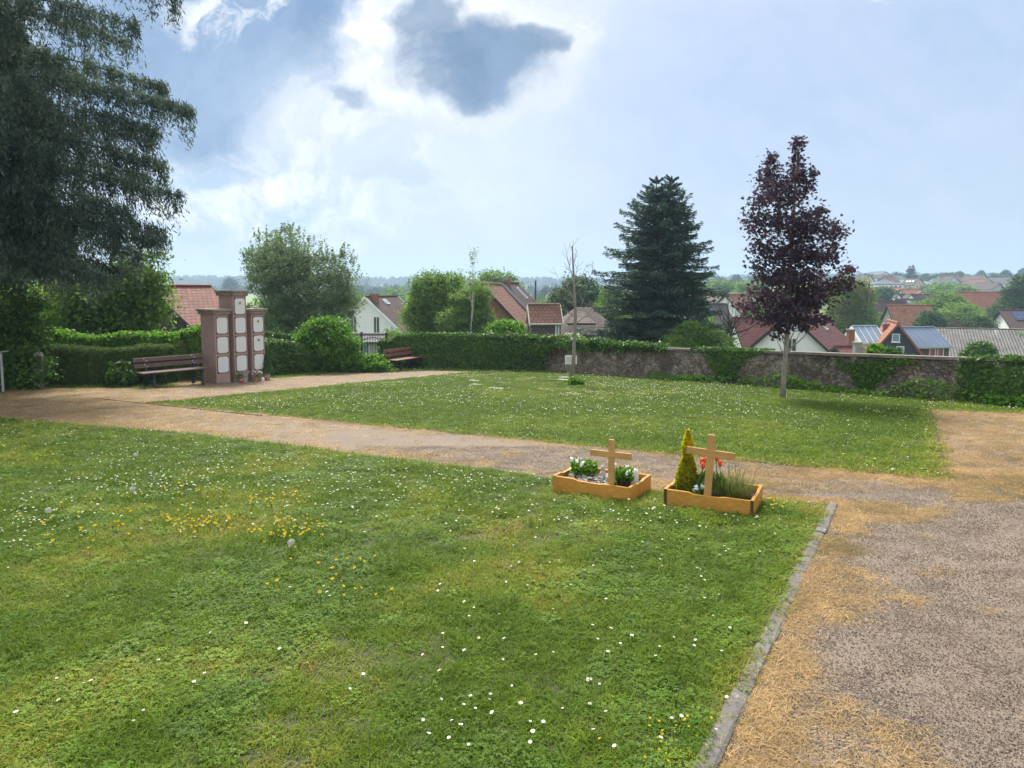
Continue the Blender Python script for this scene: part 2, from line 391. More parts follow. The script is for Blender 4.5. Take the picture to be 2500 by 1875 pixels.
M['darkwood'] = simple('dark_timber', (.045, .032, .028), .8, .3, 4)
M['solar'] = roofmat('solar_panels', (.03, .045, .11), (.035, .05, .12), 1.0, .9, 4.0, .1)
M['roof_red'] = roofmat('red_clay_tiles', (0.240, 0.117, 0.077), (0.173, 0.080, 0.054), .30, .30, .35, .5)
M['roof_barn'] = roofmat('old_red_diamond_tiles', (.27, .105, .085), (.18, .07, .06), .34, .24, .3, .5)
M['roof_brown'] = roofmat('brown_concrete_tiles', (.085, .05, .045), (.065, .038, .036), .3, .36, .5, .3)
M['roof_maroon'] = roofmat('maroon_tiles', (.165, .055, .050), (.11, .04, .038), .55, .38, .4, .25)
M['roof_grey'] = roofmat('grey_weathered_tiles', (.16, .125, .11), (.11, .085, .08), .28, .32, .4, .5)
M['roof_dark'] = roofmat('dark_grey_tiles', (.07, .07, .08), (.05, .05, .058), .3, .35, .6, .3)
M['roof_blue'] = roofmat('blue_grey_tiles', (.14, .16, .20), (.11, .13, .16), .3, .35, .6, .3)
M['roof_orange'] = roofmat('orange_clay_tiles', (.38, .145, .085), (.28, .11, .07), .3, .33, .6, .5)
M['roof_old'] = roofmat('mottled_old_orange_tiles', (.42, .17, .09), (.20, .11, .08), .3, .33, .6, .6)
b = NB('corrugated_fibre_cement'); uv = b.N.new('ShaderNodeUVMap'); uv.uv_map = 'uv'
wv = b.N.new('ShaderNodeTexWave'); wv.bands_direction = 'X'; wv.inputs['Scale'].default_value = 1.0; b.L.new(uv.outputs[0], wv.inputs['Vector'])
n = b.noise(1.3, 7, .7, vec=uv.outputs[0], scl=(1, .5, 1)); st = b.noise(.5, 2, .5, vec=uv.outputs[0], scl=(1.3, .12, 1))
c = b.mix(b.mr(n, .35, .7), (.10, .095, .09), (.20, .19, .18)); c = b.mix(b.mr(st, .60, .70, 0, .55), c, (.40, .39, .36))
b.col(c); b.bump(wv.outputs['Color'], .9, .12); M['corrugated'] = b.mat
M['chimney'] = roofmat('chimney_brick', (.36, .15, .10), (.28, .11, .08), .2, .08, .8, .4)
M['terracotta'] = simple('clay_pot', (.36, .20, .12), .8, .2, 10)
M['greypot'] = simple('grey_pot', (.35, .35, .36), .6, .2, 10)
M['redglass'] = simple('red_candle_glass', (.55, .03, .02), .25, .15, 10, 0, 0, .7)
M['petal'] = simple('white_petal', (.85, .85, .83), .6, .05, 20)
M['yolk'] = simple('yellow_flower', (.88, .66, .015), .6, .12, 20)
M['tulip'] = simple('orange_red_tulip', (.72, .11, .035), .5, .4, 30)
M['driftwood'] = simple('silver_grey_driftwood', (.42, .40, .38), .85, .25, 30, .4)
M['sandstone'] = simple('pale_carved_stone', (.55, .50, .43), .85, .2, 20, .4)
M['clock'] = simple('dandelion_down', (.62, .62, .58), .9, .1, 20)
M['asph'] = simple('concrete', (.30, .29, .27), .9, .2, 3)

# lawn earth, gravel
b = NB('lawn_earth'); n = b.noise(1.3, 6, .6); n2 = b.noise(30, 4, .7)
c = b.mix(b.mr(n, .35, .65), (.030, .055, .012), (.060, .060, .022)); c = b.mix(b.mr(n2, .4, .7, 0, .6), c, (.05, .04, .022)); b.col(c); b.bump(n2, .6, .02); M['lawn'] = b.mat
b = NB('gravel'); n = b.noise(1.0, 5, .6); n2 = b.noise(150, 3, .8); n3 = b.noise(9, 5, .65)
vo = b.N.new('ShaderNodeTexVoronoi'); vo.inputs['Scale'].default_value = 190; b.L.new(b.tc.outputs['Object'], vo.inputs['Vector'])
c = b.mix(b.mr(n, .35, .65), (.155, .122, .100), (.190, .150, .118)); c = b.mix(b.mr(n3, .45, .7, 0, .5), c, (.15, .115, .09))
c = b.mix(b.mr(n2, .38, .70, 0, .8), c, (.31, .25, .195)); c = b.mix(b.mr(vo.outputs['Distance'], .4, .75, 0, .35), c, (.13, .10, .08))
b.col(c); b.bump(vo.outputs['Distance'], .45, .008); b.p.inputs['Roughness'].default_value = .9; M['gravel'] = b.mat
b = NB('countryside'); n = b.noise(.006, 4, .6); n2 = b.noise(.25, 5, .7)
c = b.mix(b.mr(n, .45, .52), (.055, .10, .03), (.17, .24, .06)); c = b.mix(b.mr(n2, .3, .7, 0, .35), c, (.04, .07, .02)); b.col(c); M['country'] = b.mat
b = NB('weathered_kerb'); n = b.noise(7, 7, .7); n2 = b.noise(60, 4, .7); n3 = b.noise(11, 3)
c = b.mix(b.mr(n, .3, .7), (.10, .092, .085), (.205, .195, .18)); c = b.mix(b.mr(n2, .4, .7, 0, .5), c, (.09, .08, .08)); c = b.mix(b.mr(n3, .68, .72, 0, .75), c, (.46, .44, .34)); b.col(c); b.bump(n2, .6, .008); M['kerb'] = b.mat
# rubble wall with remains of render
b = NB('rubble_masonry'); v = b.N.new('ShaderNodeTexVoronoi'); v.inputs['Scale'].default_value = 5.5; v.inputs['Randomness'].default_value = 1
q = b.N.new('ShaderNodeVectorMath'); q.operation = 'MULTIPLY'; b.L.new(b.tc.outputs['Object'], q.inputs[0]); q.inputs[1].default_value = (1, 1, 1.7)
wn = b.N.new('ShaderNodeTexNoise'); wn.inputs['Scale'].default_value = 6; b.L.new(q.outputs[0], wn.inputs['Vector'])
ad = b.N.new('ShaderNodeMix'); ad.data_type = 'RGBA'; ad.blend_type = 'LINEAR_LIGHT'; ad.inputs[0].default_value = .28; b.L.new(q.outputs[0], ad.inputs[6]); b.L.new(wn.outputs['Color'], ad.inputs[7])
b.L.new(ad.outputs[2], v.inputs['Vector'])
v2 = b.N.new('ShaderNodeTexVoronoi'); v2.feature = 'DISTANCE_TO_EDGE'; v2.inputs['Scale'].default_value = 5.5; b.L.new(ad.outputs[2], v2.inputs['Vector'])
hs = b.N.new('ShaderNodeHueSaturation'); sr = b.N.new('ShaderNodeSeparateColor'); b.L.new(v.outputs['Color'], sr.inputs[0])
stone = b.mix(b.mr(sr.outputs[0], 0, 1), (.17, .14, .115), (.33, .27, .215)); stone = b.mix(b.mr(sr.outputs[1], .72, .8), stone, (.24, .15, .11))
c = b.mix(b.mr(v2.outputs['Distance'], .0, .05), (.19, .16, .13), stone)
pl = b.noise(1.5, 7, .68); c = b.mix(b.mr(pl, .50, .56, 0, .9), c, (.42, .36, .29))
st = b.noise(2.3, 6, .7); c = b.mix(b.mr(st, .45, .68, 0, .6), c, (.085, .072, .06)); b.col(c)
h = b.math('ADD', b.mr(v2.outputs['Distance'], 0, .12), b.math('MULTIPLY', b.noise(25, 4), .5)); b.bump(h, 1.0, .05); M['rubble'] = b.mat
b = NB('old_coping'); n = b.noise(2.2, 6, .65); n2 = b.noise(25, 4)
b.col(b.mix(b.mr(n2, .4, .7, 0, .5), b.mix(b.mr(n, .35, .65), (.15, .125, .105), (.30, .265, .225)), (.10, .085, .075))); b.bump(n2, .6, .02); M['coping'] = b.mat

M['l_ivy'] = leafmat('ivy_leaf', ((0.031, 0.075, 0.015), (0.063, 0.141, 0.024), (0.133, 0.256, 0.038)), .25, .4, .8)
M['l_ivy_bright'] = leafmat('fresh_creeper_leaf', ((0.052, 0.127, 0.018), (0.111, 0.241, 0.030), (0.221, 0.414, 0.050)), .4, .45, .8)
M['l_yew'] = leafmat('dark_hedge_leaf', ((0.030, 0.062, 0.015), (0.061, 0.112, 0.024), (0.135, 0.194, 0.037)), .25, .6, .7)
M['l_shrub'] = leafmat('bright_shrub_leaf', ((0.053, 0.125, 0.014), (0.098, 0.225, 0.022), (0.180, 0.362, 0.040)), .4, .45, .9)
M['l_olive'] = leafmat('grey_green_leaf', ((0.086, 0.142, 0.074), (0.151, 0.222, 0.110), (0.259, 0.336, 0.168)), .4, .5, .6)
M['l_green'] = leafmat('mid_green_leaf', ((0.070, 0.138, 0.029), (0.132, 0.235, 0.046), (0.248, 0.373, 0.072)), .4, .5, .4)
M['l_green2'] = leafmat('light_green_leaf', ((0.083, 0.152, 0.038), (0.150, 0.248, 0.056), (0.256, 0.372, 0.089)), .4, .5, .4)
M['l_willow'] = leafmat('yellow_green_leaf', ((0.108, 0.149, 0.030), (0.180, 0.230, 0.050), (0.264, 0.333, 0.070)), .4, .5, .4)
M['l_dark'] = leafmat('deep_green_leaf', ((0.030, 0.070, 0.025), (0.054, 0.118, 0.038), (0.101, 0.187, 0.055)), .25, .55, .4)
M['l_yellow'] = leafmat('yellow_leaf', ((.22, .23, .03), (.34, .33, .05), (.42, .40, .08)), .3, .5, .4)
M['l_cypress'] = leafmat('cypress_spray', ((0.035, 0.064, 0.053), (0.075, 0.116, 0.088), (0.154, 0.209, 0.124)), .28, .6, .35, spec=.15)
M['l_spruce'] = leafmat('spruce_needle', ((0.029, 0.063, 0.051), (0.059, 0.112, 0.082), (0.106, 0.177, 0.109)), .15, .6, .5, spec=.15)
M['l_maple'] = leafmat('purple_maple_leaf', ((.034, .028, .046), (.062, .040, .060), (.105, .048, .058)), .3, .6, .9, spec=.05)
M['l_thuja'] = leafmat('golden_conifer_spray', ((.20, .25, .015), (.52, .46, .02), (.90, .72, .04)), .5, .6, 5)
def two_tone(mat, low, z0, z1):   # green foot, golden top: the plant's own colouring
    nt = mat.node_tree; pr = next(n for n in nt.nodes if n.type == 'BSDF_PRINCIPLED'); src = pr.inputs['Base Color'].links[0].from_socket; hs = next(n for n in nt.nodes if n.type == 'HUE_SAT')
    tc = nt.nodes.new('ShaderNodeTexCoord'); sp = nt.nodes.new('ShaderNodeSeparateXYZ'); mr = nt.nodes.new('ShaderNodeMapRange'); mx = nt.nodes.new('ShaderNodeMix'); mx.data_type = 'RGBA'
    nt.links.new(tc.outputs['Object'], sp.inputs[0]); nt.links.new(sp.outputs[2], mr.inputs[0]); mr.inputs[1].default_value = z0; mr.inputs[2].default_value = z1; nt.links.new(mr.outputs[0], mx.inputs[0]); mx.inputs[6].default_value = (*low, 1); nt.links.new(src, mx.inputs[7])
    nt.links.new(mx.outputs[2], pr.inputs['Base Color']); nt.links.new(mx.outputs[2], hs.inputs['Color'])
two_tone(M['l_thuja'], (.13, .19, .015), -.05, .40)
M['l_forest'] = leafmat('forest_leaf', ((.018, .045, .020), (.035, .075, .032), (.06, .11, .045)), .15, .8, .01)
M['g_green'] = tuftmat('lawn_blade', ((0.090, 0.165, 0.012), (0.144, 0.237, 0.018), (0.240, 0.297, 0.030), (0.348, 0.297, 0.065), (0.480, 0.319, 0.120)))
M['g_straw'] = tuftmat('straw_blade', ((.11, .15, .04), (.24, .20, .08), (.39, .265, .125), (.55, .385, .19), (.68, .52, .30)))
M['g_clover'] = tuftmat('clover_leaf', ((0.076, 0.162, 0.012), (0.112, 0.218, 0.016), (0.177, 0.274, 0.024), (0.244, 0.280, 0.036), (0.293, 0.246, 0.050)))
M['pebble'] = tuftmat('pebble_stone', ((.19, .155, .13), (.25, .205, .17), (.31, .26, .215), (.44, .38, .32)))

# ------------------------------------------------------------------ leaves
def unit(a): return a / np.maximum(np.linalg.norm(a, axis=-1, keepdims=True), 1e-9)
def leaf_arrays(c, nrm, tdir, size, asp=.55, fold=.15, shape='kite'):
    """c centres (n,3); nrm normals; tdir long axis; size (n,)"""
    n = len(c); nrm = unit(nrm); t = unit(tdir - nrm * np.sum(tdir * nrm, 1, keepdims=True)); bt = np.cross(nrm, t)
    size = np.broadcast_to(np.asarray(size, float), (n,))[:, None]
    if shape == 'kite':
        pts = [(-.5, 0, 0), (.02, asp * .5, fold), (.5, 0, 0), (.02, -asp * .5, fold)]
    elif shape == 'maple':
        pts = [(-.5, 0, 0), (-.30, .16, .02), (-.28, .46, -.04), (-.02, .22, .02), (.22, .46, -.05), (.14, .16, .02), (.5, 0, -.03), (.14, -.16, .02), (.22, -.46, -.05), (-.02, -.22, .02), (-.28, -.46, -.04), (-.30, -.16, .02)]
    k = len(pts)
    V = np.stack([c + t * (p[0] * size) + bt * (p[1] * size) + nrm * (p[2] * size) for p in pts], 1).reshape(-1, 3)
    Fc = (np.arange(n)[:, None] * k + np.arange(k)[None]).astype(np.int32)
    return V, Fc
def leaf_obj(name, c, nrm, tdir, size, mats, parent=None, asp=.55, fold=.15, shape='kite', core=None, loc=None):
    V, Fc = leaf_arrays(c, nrm, tdir, size, asp, fold, shape)
    fs = [Fc]; mi = [np.zeros(len(Fc))]
    if core is not None:
        cv, cf = core; fs.append(np.asarray(cf) + len(V)); mi.append(np.ones(len(cf))); V = np.concatenate([V, cv])
    me = np_mesh(name, V, fs, np.concatenate(mi))
    return link(name, me, mats, parent, loc)
def rdir(n, up=0.0):
    a = rng.normal(size=(n, 3)); a[:, 2] += up; return unit(a)

# trees --------------------------------------------------------------
def clump_points(blobs, nclump, per, cr, shell=.45, flat=.6):
    w = np.array([b_[3] * b_[4] * b_[5] for b_ in blobs]) ** .8; w /= w.sum(); C = []
    idx = rng.choice(len(blobs), nclump, p=w)
    d = rdir(nclump); r = (shell + (1 - shell) * rng.random(nclump) ** .6)[:, None]
    B = np.array(blobs, float); C = B[idx, :3] + d * B[idx, 3:6] * r
    k = np.repeat(np.arange(nclump), per)
    sz = cr * rng.uniform(.55, 1.35, nclump)
    off = rng.normal(size=(len(k), 3)) * sz[k, None] * np.array([1, 1, flat]) * .55
    P = C[k] + off
    N_ = unit(d[k] * .6 + rng.normal(size=(len(k), 3)) * .7 + np.array([0, 0, .45]))
    T = unit(rng.normal(size=(len(k), 3)) + np.array([0, 0, -.3]))
    return C, P, N_, T
def limbs(mb, base, C, n, r0, trunk_top, seed=1, m=0):
    rr = random.Random(seed); base = Vector(base); top = Vector(trunk_top)
    pts = [base, base.lerp(top, .35) + Vector((rr.uniform(-.03, .03), rr.uniform(-.03, .03), 0)) * (top - base).length, base.lerp(top, .7), top]
    mb.tube(pts, [r0 * 1.25, r0, r0 * .7, r0 * .3], 8, m)
    sel = rr.sample(range(len(C)), min(n, len(C)))
    for i in sel:
        c = Vector(C[i]); t = min(max((c.z - base.z) / max(top.z - base.z, .1) * .75, .12), .92); s_ = base.lerp(top, t)
        if t < .7: s_ = Vector(pts[0]).lerp(Vector(pts[2]), t / .7)
        mid = s_.lerp(c, .5) + Vector((0, 0, (c - s_).length * .10)); rad = r0 * (1 - t) * .5 + r0 * .12
        mb.tube([s_, mid, c], [rad, rad * .6, rad * .2], 5, m, False)
def broadleaf(name, loc, blobs, label, cat='tree', group=None, ncl=120, per=60, cr=.5, leaf=.16, mat='l_green', bark='bark', trunk_r=.15, shell=.4, nlimb=24, asp=.55, top=None, flat=.6, seed=1, spikes=0):
    """blobs are relative to loc (the foot of the trunk)"""
    root = empty(name, loc, 0, label, cat, group)
    C, P, N_, T = clump_points(blobs, ncl, per, cr, shell, flat)
    if spikes:
        Bz = [max(blobs, key=lambda q: q[2] + q[5])]; extra = []
        for _ in range(spikes):
            b_ = random.choice(blobs); a = random.uniform(0, 6.28); ph = random.uniform(.2, 1.3)
            d = np.array([math.cos(a) * math.cos(ph), math.sin(a) * math.cos(ph), math.sin(ph)]); p0 = np.array(b_[:3]) + d * np.array(b_[3:6]) * .85
            ln = random.uniform(.6, 1.6) * cr * 1.6; dd = unit(np.array([d[0] * .35, d[1] * .35, 1.0])); q = rng.random(28)[:, None]
            extra.append(p0 + dd * q * ln + rng.normal(size=(28, 3)) * cr * .10)
        E = np.concatenate(extra); P = np.concatenate([P, E]); N_ = np.concatenate([N_, rdir(len(E), .6)]); T = np.concatenate([T, rdir(len(E), .2)])
    zt = top if top else max(b_[2] + b_[5] * .6 for b_ in blobs); bc = blobs[0]
    mb = MB(); limbs(mb, (0, 0, -.3), C, nlimb, trunk_r, (bc[0] * .8, bc[1] * .8, zt), seed); mb.build('trunk', M[bark], root, smooth=True)
    leaf_obj('crown', P, N_, T, leaf * rng.uniform(.6, 1.3, len(P)), M[mat], root, asp)
    return root
def conifer(name, loc, H, Rb, label, group=None, mat='l_spruce', seed=2, z0=.3, nlev=26, perlev=9, droop=.25, leaf=.22, dens=60, tops=((0, 0, 1.0),), cone=1.0, cat='tree', bark='bark_dark', trunk_r=.16, prof=None):
    rr = np.random.default_rng(seed); root = empty(name, loc, 0, label, cat, group); mb = MB(); PP = []; NN = []; TT = []; SS = []
    for (tx, ty, hf) in tops:
        Ht = H * hf
        mb.tube([(0, 0, -.3), (tx * .6, ty * .6, Ht * .5), (tx, ty, Ht)], [trunk_r, trunk_r * .6, .02], 7)
        for lv in range(nlev):
            f = (lv + rr.uniform(0, .7)) / nlev; z = z0 + (Ht - z0) * f ** .92
            ax = tx * min(1, z / Ht * 1.3); ay = ty * min(1, z / Ht * 1.3)
            Rr = Rb * (1 - f) ** cone * (1 if f > .12 else .75 + 2 * f)
            if prof: Rr = float(np.interp(f, prof[0], prof[1])) * (1 + .16 * math.sin(lv * 2.4))
            if tx > .3: Rr *= .80
            npl = max(5, int(perlev * (1 - f * .35)))
            a0 = rr.uniform(0, 6.28)
            for k in range(npl):
                a = a0 + 6.283 * k / npl + rr.uniform(-.25, .25); Ln = Rr * rr.uniform(.72, 1.12) + .12
                d = np.array([math.cos(a), math.sin(a), 0]); s = np.array([-d[1], d[0], 0])
                nn = int(dens * (Ln / Rb + .22)) + 6
                t = rr.random(nn) ** .75
                up = .16 * Ln * t - droop * Ln * 1.9 * t ** 2 + droop * Ln * 1.1 * t ** 4 + float(sst(f, .45, 1.0)) * Ln * .55 * t
                wd = (1 - t) * .42 + .08; lat = rr.uniform(-1, 1, nn) * wd * Ln * .75
                zj = z + rr.uniform(-.22, .22) * (Ht / nlev); P = np.array([ax, ay, zj]) + d * (t * Ln)[:, None] + s * lat[:, None] + np.array([0, 0, 1]) * (up - np.abs(lat) * .25 - rr.random(nn) ** 2 * .22 * min(1, Ln))[:, None]
                PP.append(P); NN.append(unit(np.array([0, 0, 1.0]) + rr.normal(size=(nn, 3)) * .45)); TT.append(unit(d + s * (np.sign(lat) * .8)[:, None] + rr.normal(size=(nn, 3)) * .25 + np.array([0, 0, -.25]))); SS.append(leaf * rr.uniform(.6, 1.2, nn) * (.55 + .45 * min(1, Ln / Rb * 2)))
                if Ln > .5: mb.tube([(ax, ay, z), tuple(np.array([ax, ay, z]) + d * Ln * .5 + np.array([0, 0, .08 * Ln - droop * Ln * .45])), tuple(np.array([ax, ay, z]) + d * Ln * .92 + np.array([0, 0, .15 * Ln - droop * Ln * .85]))], [.03, .018, .006], 4, 0, False)
    mb.build('trunk', M[bark], root)
    leaf_obj('crown', np.concatenate(PP), np.concatenate(NN), np.concatenate(TT), np.concatenate(SS), M[mat], root, .30, .1)
    return root

# hedges and ivy -------------------------------------------------------
def along(poly, t):
    P = np.array(poly, float); seg = np.linalg.norm(np.diff(P, axis=0), axis=1); cum = np.concatenate([[0], np.cumsum(seg)]); s = np.clip(t, 0, 1) * cum[-1]
    i = np.clip(np.searchsorted(cum, s, 'right') - 1, 0, len(seg) - 1); f = (s - cum[i]) / seg[i]
    p = P[i] + (P[i + 1] - P[i]) * f[:, None]; d = (P[i + 1] - P[i]) / seg[i][:, None]
    return p, d, s
def hedge(name, poly, h, th, label, mat, n, leaf=.08, bump=.12, cat='hedge', taper=.8, cover=None, core=True, group=None, zoff=0.0, round_=.5, hvar=.0, asp=.6, fol_down=.6, zfn=gz, corecol='l_yew', kind=None):
    """leafy shell over a bank that follows poly; h height (number or function of distance along)"""
    poly = [tuple(p) for p in poly]
    P = np.array(poly, float); Ltot = np.linalg.norm(np.diff(P, axis=0), axis=1).sum(); hf = h if callable(h) else (lambda s: np.full_like(s, h))
    t = rng.random(n); p, d, s = along(poly, t); nr = np.stack([d[:, 1], -d[:, 0]], 1)   # right hand side of travel
    H = hf(s) * (1 + hvar * (vnoise(s, s * 0, 1.1) - .5) * 2)
    q = rng.random(n) * (2 * H + th) ; side = np.where(q < H, 1, np.where(q < H + th, 0, -1))
    z = np.where(side == 1, q, np.where(side == 0, H, q - H - th)); off = np.where(side == 1, th / 2, np.where(side == 0, (q - H) - th / 2, -th / 2))
    # round the shoulders
    rel = z / np.maximum(H, .01); off = off * np.where(side != 0, 1 - round_ * sst(rel, .6, 1.0) * .6, 1 - round_ * .3); z = z - round_ * .35 * th * (np.abs(off) / (th / 2)) ** 2 * (side == 0)
    b_ = (fbm(s + side * 7, z, 1.3) - .5) * 2 * bump + rng.normal(size=n) * bump * .35
    off = off + np.where(side == 0, 0, np.sign(side) * b_); z = z + np.where(side == 0, b_, 0)
    ends = rng.random(n) < th / (2 * Ltot + th) * .8
    X = p[:, 0] + nr[:, 0] * off; Y = p[:, 1] + nr[:, 1] * off
    Z = zfn(X, Y) + np.maximum(z, .0) + zoff
    N3 = np.stack([nr[:, 0] * side, nr[:, 1] * side, np.where(side == 0, 1.0, .35)], 1) + rng.normal(size=(n, 3)) * .5
    T3 = rng.normal(size=(n, 3)) * .7 + np.array([0, 0, -fol_down])
    keep = np.ones(n, bool)
    if cover is not None: keep = rng.random(n) < cover(s, z / np.maximum(H, .01), side)
    c3 = np.stack([X, Y, Z], 1)[keep]
    cr = None
    if core:
        m_ = max(6, int(Ltot / .35)); tt = np.linspace(0.01, .99, m_); pp, dd, ss = along(poly, tt); nn = np.stack([dd[:, 1], -dd[:, 0]], 1); HH = hf(ss); rows = []
        for sd_, zz in ((.5, -.1), (.48, .6), (.36, .88), (-.36, .88), (-.48, .6), (-.5, -.1)):
            a = pp + nn * (sd_ * (th - bump * 1.0))[..., None] if False else pp + nn * (sd_ * max(th - bump * 1.2, th * .3))
            rows.append(np.stack([a[:, 0], a[:, 1], zfn(a[:, 0], a[:, 1]) + HH * zz * (1 if zz < 0 else 1) - bump * .5 + zoff], 1))
        V = np.concatenate(rows); k = len(rows); Fq = []
        for a in range(k):
            a2 = (a + 1) % k
            for j in range(m_ - 1): Fq.append((a * m_ + j, a * m_ + j + 1, a2 * m_ + j + 1, a2 * m_ + j))
        cr = (V, np.array(Fq))
    c0 = np.array([poly[0][0], poly[0][1], float(zfn(*poly[0]))]); c3 = c3 - c0
    if cr: cr = (cr[0] - c0, cr[1])
    o = leaf_obj(name, c3, N3[keep], T3[keep], leaf * rng.uniform(.6, 1.25, len(c3)), [M[mat], M[corecol]], None, asp, .15, 'kite', cr, loc=c0)
    return set_props(o, label, cat, group, kind)

# scattering (grass, straw, pebbles, flowers too many to count) ---------------
def scatter(name, pts, rot, scl, idx, tint, coll, label=None, cat=None, kind='stuff'):
    me = bpy.data.meshes.new(name); n = len(pts); me.vertices.add(n); me.vertices.foreach_set('co', np.asarray(pts, np.float32).ravel())
    for nm, ty, arr in (('rot', 'FLOAT_VECTOR', rot), ('scl', 'FLOAT', scl), ('idx', 'INT', idx), ('tint', 'FLOAT', tint)):
        a = me.attributes.new(nm, ty, 'POINT')
        if ty == 'FLOAT_VECTOR': a.data.foreach_set('vector', np.asarray(arr, np.float32).ravel())
        else: a.data.foreach_set('value', np.asarray(arr, np.int32 if ty == 'INT' else np.float32))
    o = bpy.data.objects.new(name, me); COL.objects.link(o); set_props(o, label, cat, None, kind)
    ng = bpy.data.node_groups.new(name + '_nodes', 'GeometryNodeTree'); ng.interface.new_socket('Geometry', in_out='INPUT', socket_type='NodeSocketGeometry'); ng.interface.new_socket('Geometry', in_out='OUTPUT', socket_type='NodeSocketGeometry')
    N = ng.nodes; L = ng.links; gi = N.new('NodeGroupInput'); go = N.new('NodeGroupOutput'); ip = N.new('GeometryNodeInstanceOnPoints'); ci = N.new('GeometryNodeCollectionInfo')
    ci.inputs['Collection'].default_value = coll; ci.inputs['Separate Children'].default_value = True; ci.inputs['Reset Children'].default_value = True
    ip.inputs['Pick Instance'].default_value = True
    def na(nm, ty):
        q = N.new('GeometryNodeInputNamedAttribute'); q.data_type = ty; q.inputs['Name'].default_value = nm; return q.outputs['Attribute']
    L.new(gi.outputs[0], ip.inputs['Points']); L.new(ci.outputs[0], ip.inputs['Instance']); L.new(na('idx', 'INT'), ip.inputs['Instance Index'])
    L.new(na('rot', 'FLOAT_VECTOR'), ip.inputs['Rotation']); L.new(na('scl', 'FLOAT'), ip.inputs['Scale']); L.new(ip.outputs[0], go.inputs[0])
    md = o.modifiers.new('scatter', 'NODES'); md.node_group = ng
    return o
def proto_coll(name, meshes):
    c = bpy.data.collections.new(name)
    for i, (me, mat) in enumerate(meshes):
        o = bpy.data.objects.new('%s_%02d' % (name, i), me); me.materials.append(mat); c.objects.link(o)
    return c
def tuft_mesh(name, n, rad, h, w, lean, seed):
    r = np.random.default_rng(seed); V = []; Fq = []; Ft = []
    for i in range(n):
        a = r.uniform(0, 6.28); rr_ = rad * r.random() ** .5; b_ = np.array([math.cos(a) * rr_, math.sin(a) * rr_, -.006]); a2 = r.uniform(0, 6.28)
        d = np.array([math.cos(a2), math.sin(a2), 0]); s = np.array([-d[1], d[0], 0]); hh = h * r.uniform(.5, 1.2); ln = lean * r.uniform(.3, 1.4) * hh; ww = w * r.uniform(.7, 1.3)
        base = len(V)
        for f, wf in ((0, 1), (.55, .8)):
            c = b_ + d * ln * f ** 1.7 + np.array([0, 0, hh * (f - .18 * f * f * min(lean, 2))]); V += [c - s * ww * wf / 2, c + s * ww * wf / 2]
        V.append(b_ + d * ln + np.array([0, 0, hh * max(.12, 1 - .35 * min(lean, 2.2))]))
        Fq.append((base, base + 1, base + 3, base + 2)); Ft.append((base + 2, base + 3, base + 4))
    return np_mesh(name, np.array(V), [np.array(Fq), np.array(Ft)])
def clover_mesh(name, n, rad, sz, seed):
    r = np.random.default_rng(seed); V = []; Fc = []
    for i in range(n):
        a = r.uniform(0, 6.28); rr_ = rad * r.random() ** .5; c = np.array([math.cos(a) * rr_, math.sin(a) * rr_, r.uniform(.008, .032)]); a0 = r.uniform(0, 6.28)
        for k in range(3):
            t = a0 + k * 2.09; d = np.array([math.cos(t), math.sin(t), r.uniform(-.1, .25)]); s = np.array([-math.sin(t), math.cos(t), 0]); q = sz * r.uniform(.8, 1.2); b0 = len(V)
            V += [c, c + d * q * .6 + s * q * .42, c + d * q * 1.0 + s * q * .2, c + d * q * 1.0 - s * q * .2, c + d * q * .6 - s * q * .42]; Fc.append(tuple(range(b0, b0 + 5)))
    return np_mesh(name, np.array(V), [np.array(Fc)])
def pebble_mesh(name, n, rad, sz, seed):
    r = np.random.default_rng(seed); V = []; Fq = []
    ico = np.array([(0, 0, 1), (.89, 0, .45), (.28, .85, .45), (-.72, .53, .45), (-.72, -.53, .45), (.28, -.85, .45), (.72, .53, -.45), (-.28, .85, -.45), (-.89, 0, -.45), (-.28, -.85, -.45), (.72, -.53, -.45), (0, 0, -1)])
    fi = np.array([(0, 1, 2), (0, 2, 3), (0, 3, 4), (0, 4, 5), (0, 5, 1), (1, 6, 2), (2, 7, 3), (3, 8, 4), (4, 9, 5), (5, 10, 1), (6, 7, 2), (7, 8, 3), (8, 9, 4), (9, 10, 5), (10, 6, 1)])
    for i in range(n):
        a = r.uniform(0, 6.28); rr_ = rad * r.random() ** .5; q = sz * r.uniform(.5, 1.5)
        P = ico * (1 + r.normal(size=(12, 1)) * .15) * np.array([r.uniform(.8, 1.4), r.uniform(.6, 1.1), r.uniform(.4, .7)]) * q + np.array([math.cos(a) * rr_, math.sin(a) * rr_, q * .25]); Fq.append(fi + len(V) * 1); V += list(P)
    return np_mesh(name, np.array(V), [np.concatenate(Fq)])

# ================================================================== SETTING
def polar_ground():
    ds = np.concatenate([[0.0], np.linspace(1.5, 34, 60), 34 * (2650 / 34) ** (np.arange(1, 80) / 79)]); na = 360
    A = np.linspace(0, 2 * math.pi, na, endpoint=False); V = [(0, 0, 0)]; x = np.outer(ds[1:], np.sin(A)); y = np.outer(ds[1:], np.cos(A)); z = terrain(x, y)
    z = np.where(inside(ENCL, x, y), z - .02, z)
    V = np.concatenate([[[0, 0, -.02]], np.stack([x, y, z], -1).reshape(-1, 3)]); Ft = [(0, 1 + (j + 1) % na, 1 + j) for j in range(na)]
    j = np.arange(na); Fq = []
    for i in range(len(ds) - 2):
        a = 1 + i * na; b_ = a + na; Fq.append(np.stack([a + j, a + (j + 1) % na, b_ + (j + 1) % na, b_ + j], 1))
    me = np_mesh('ground', V, [np.array(Ft), np.concatenate(Fq)], None, True); o = link('ground', me, M['country']); o['kind'] = 'structure'
polar_ground()

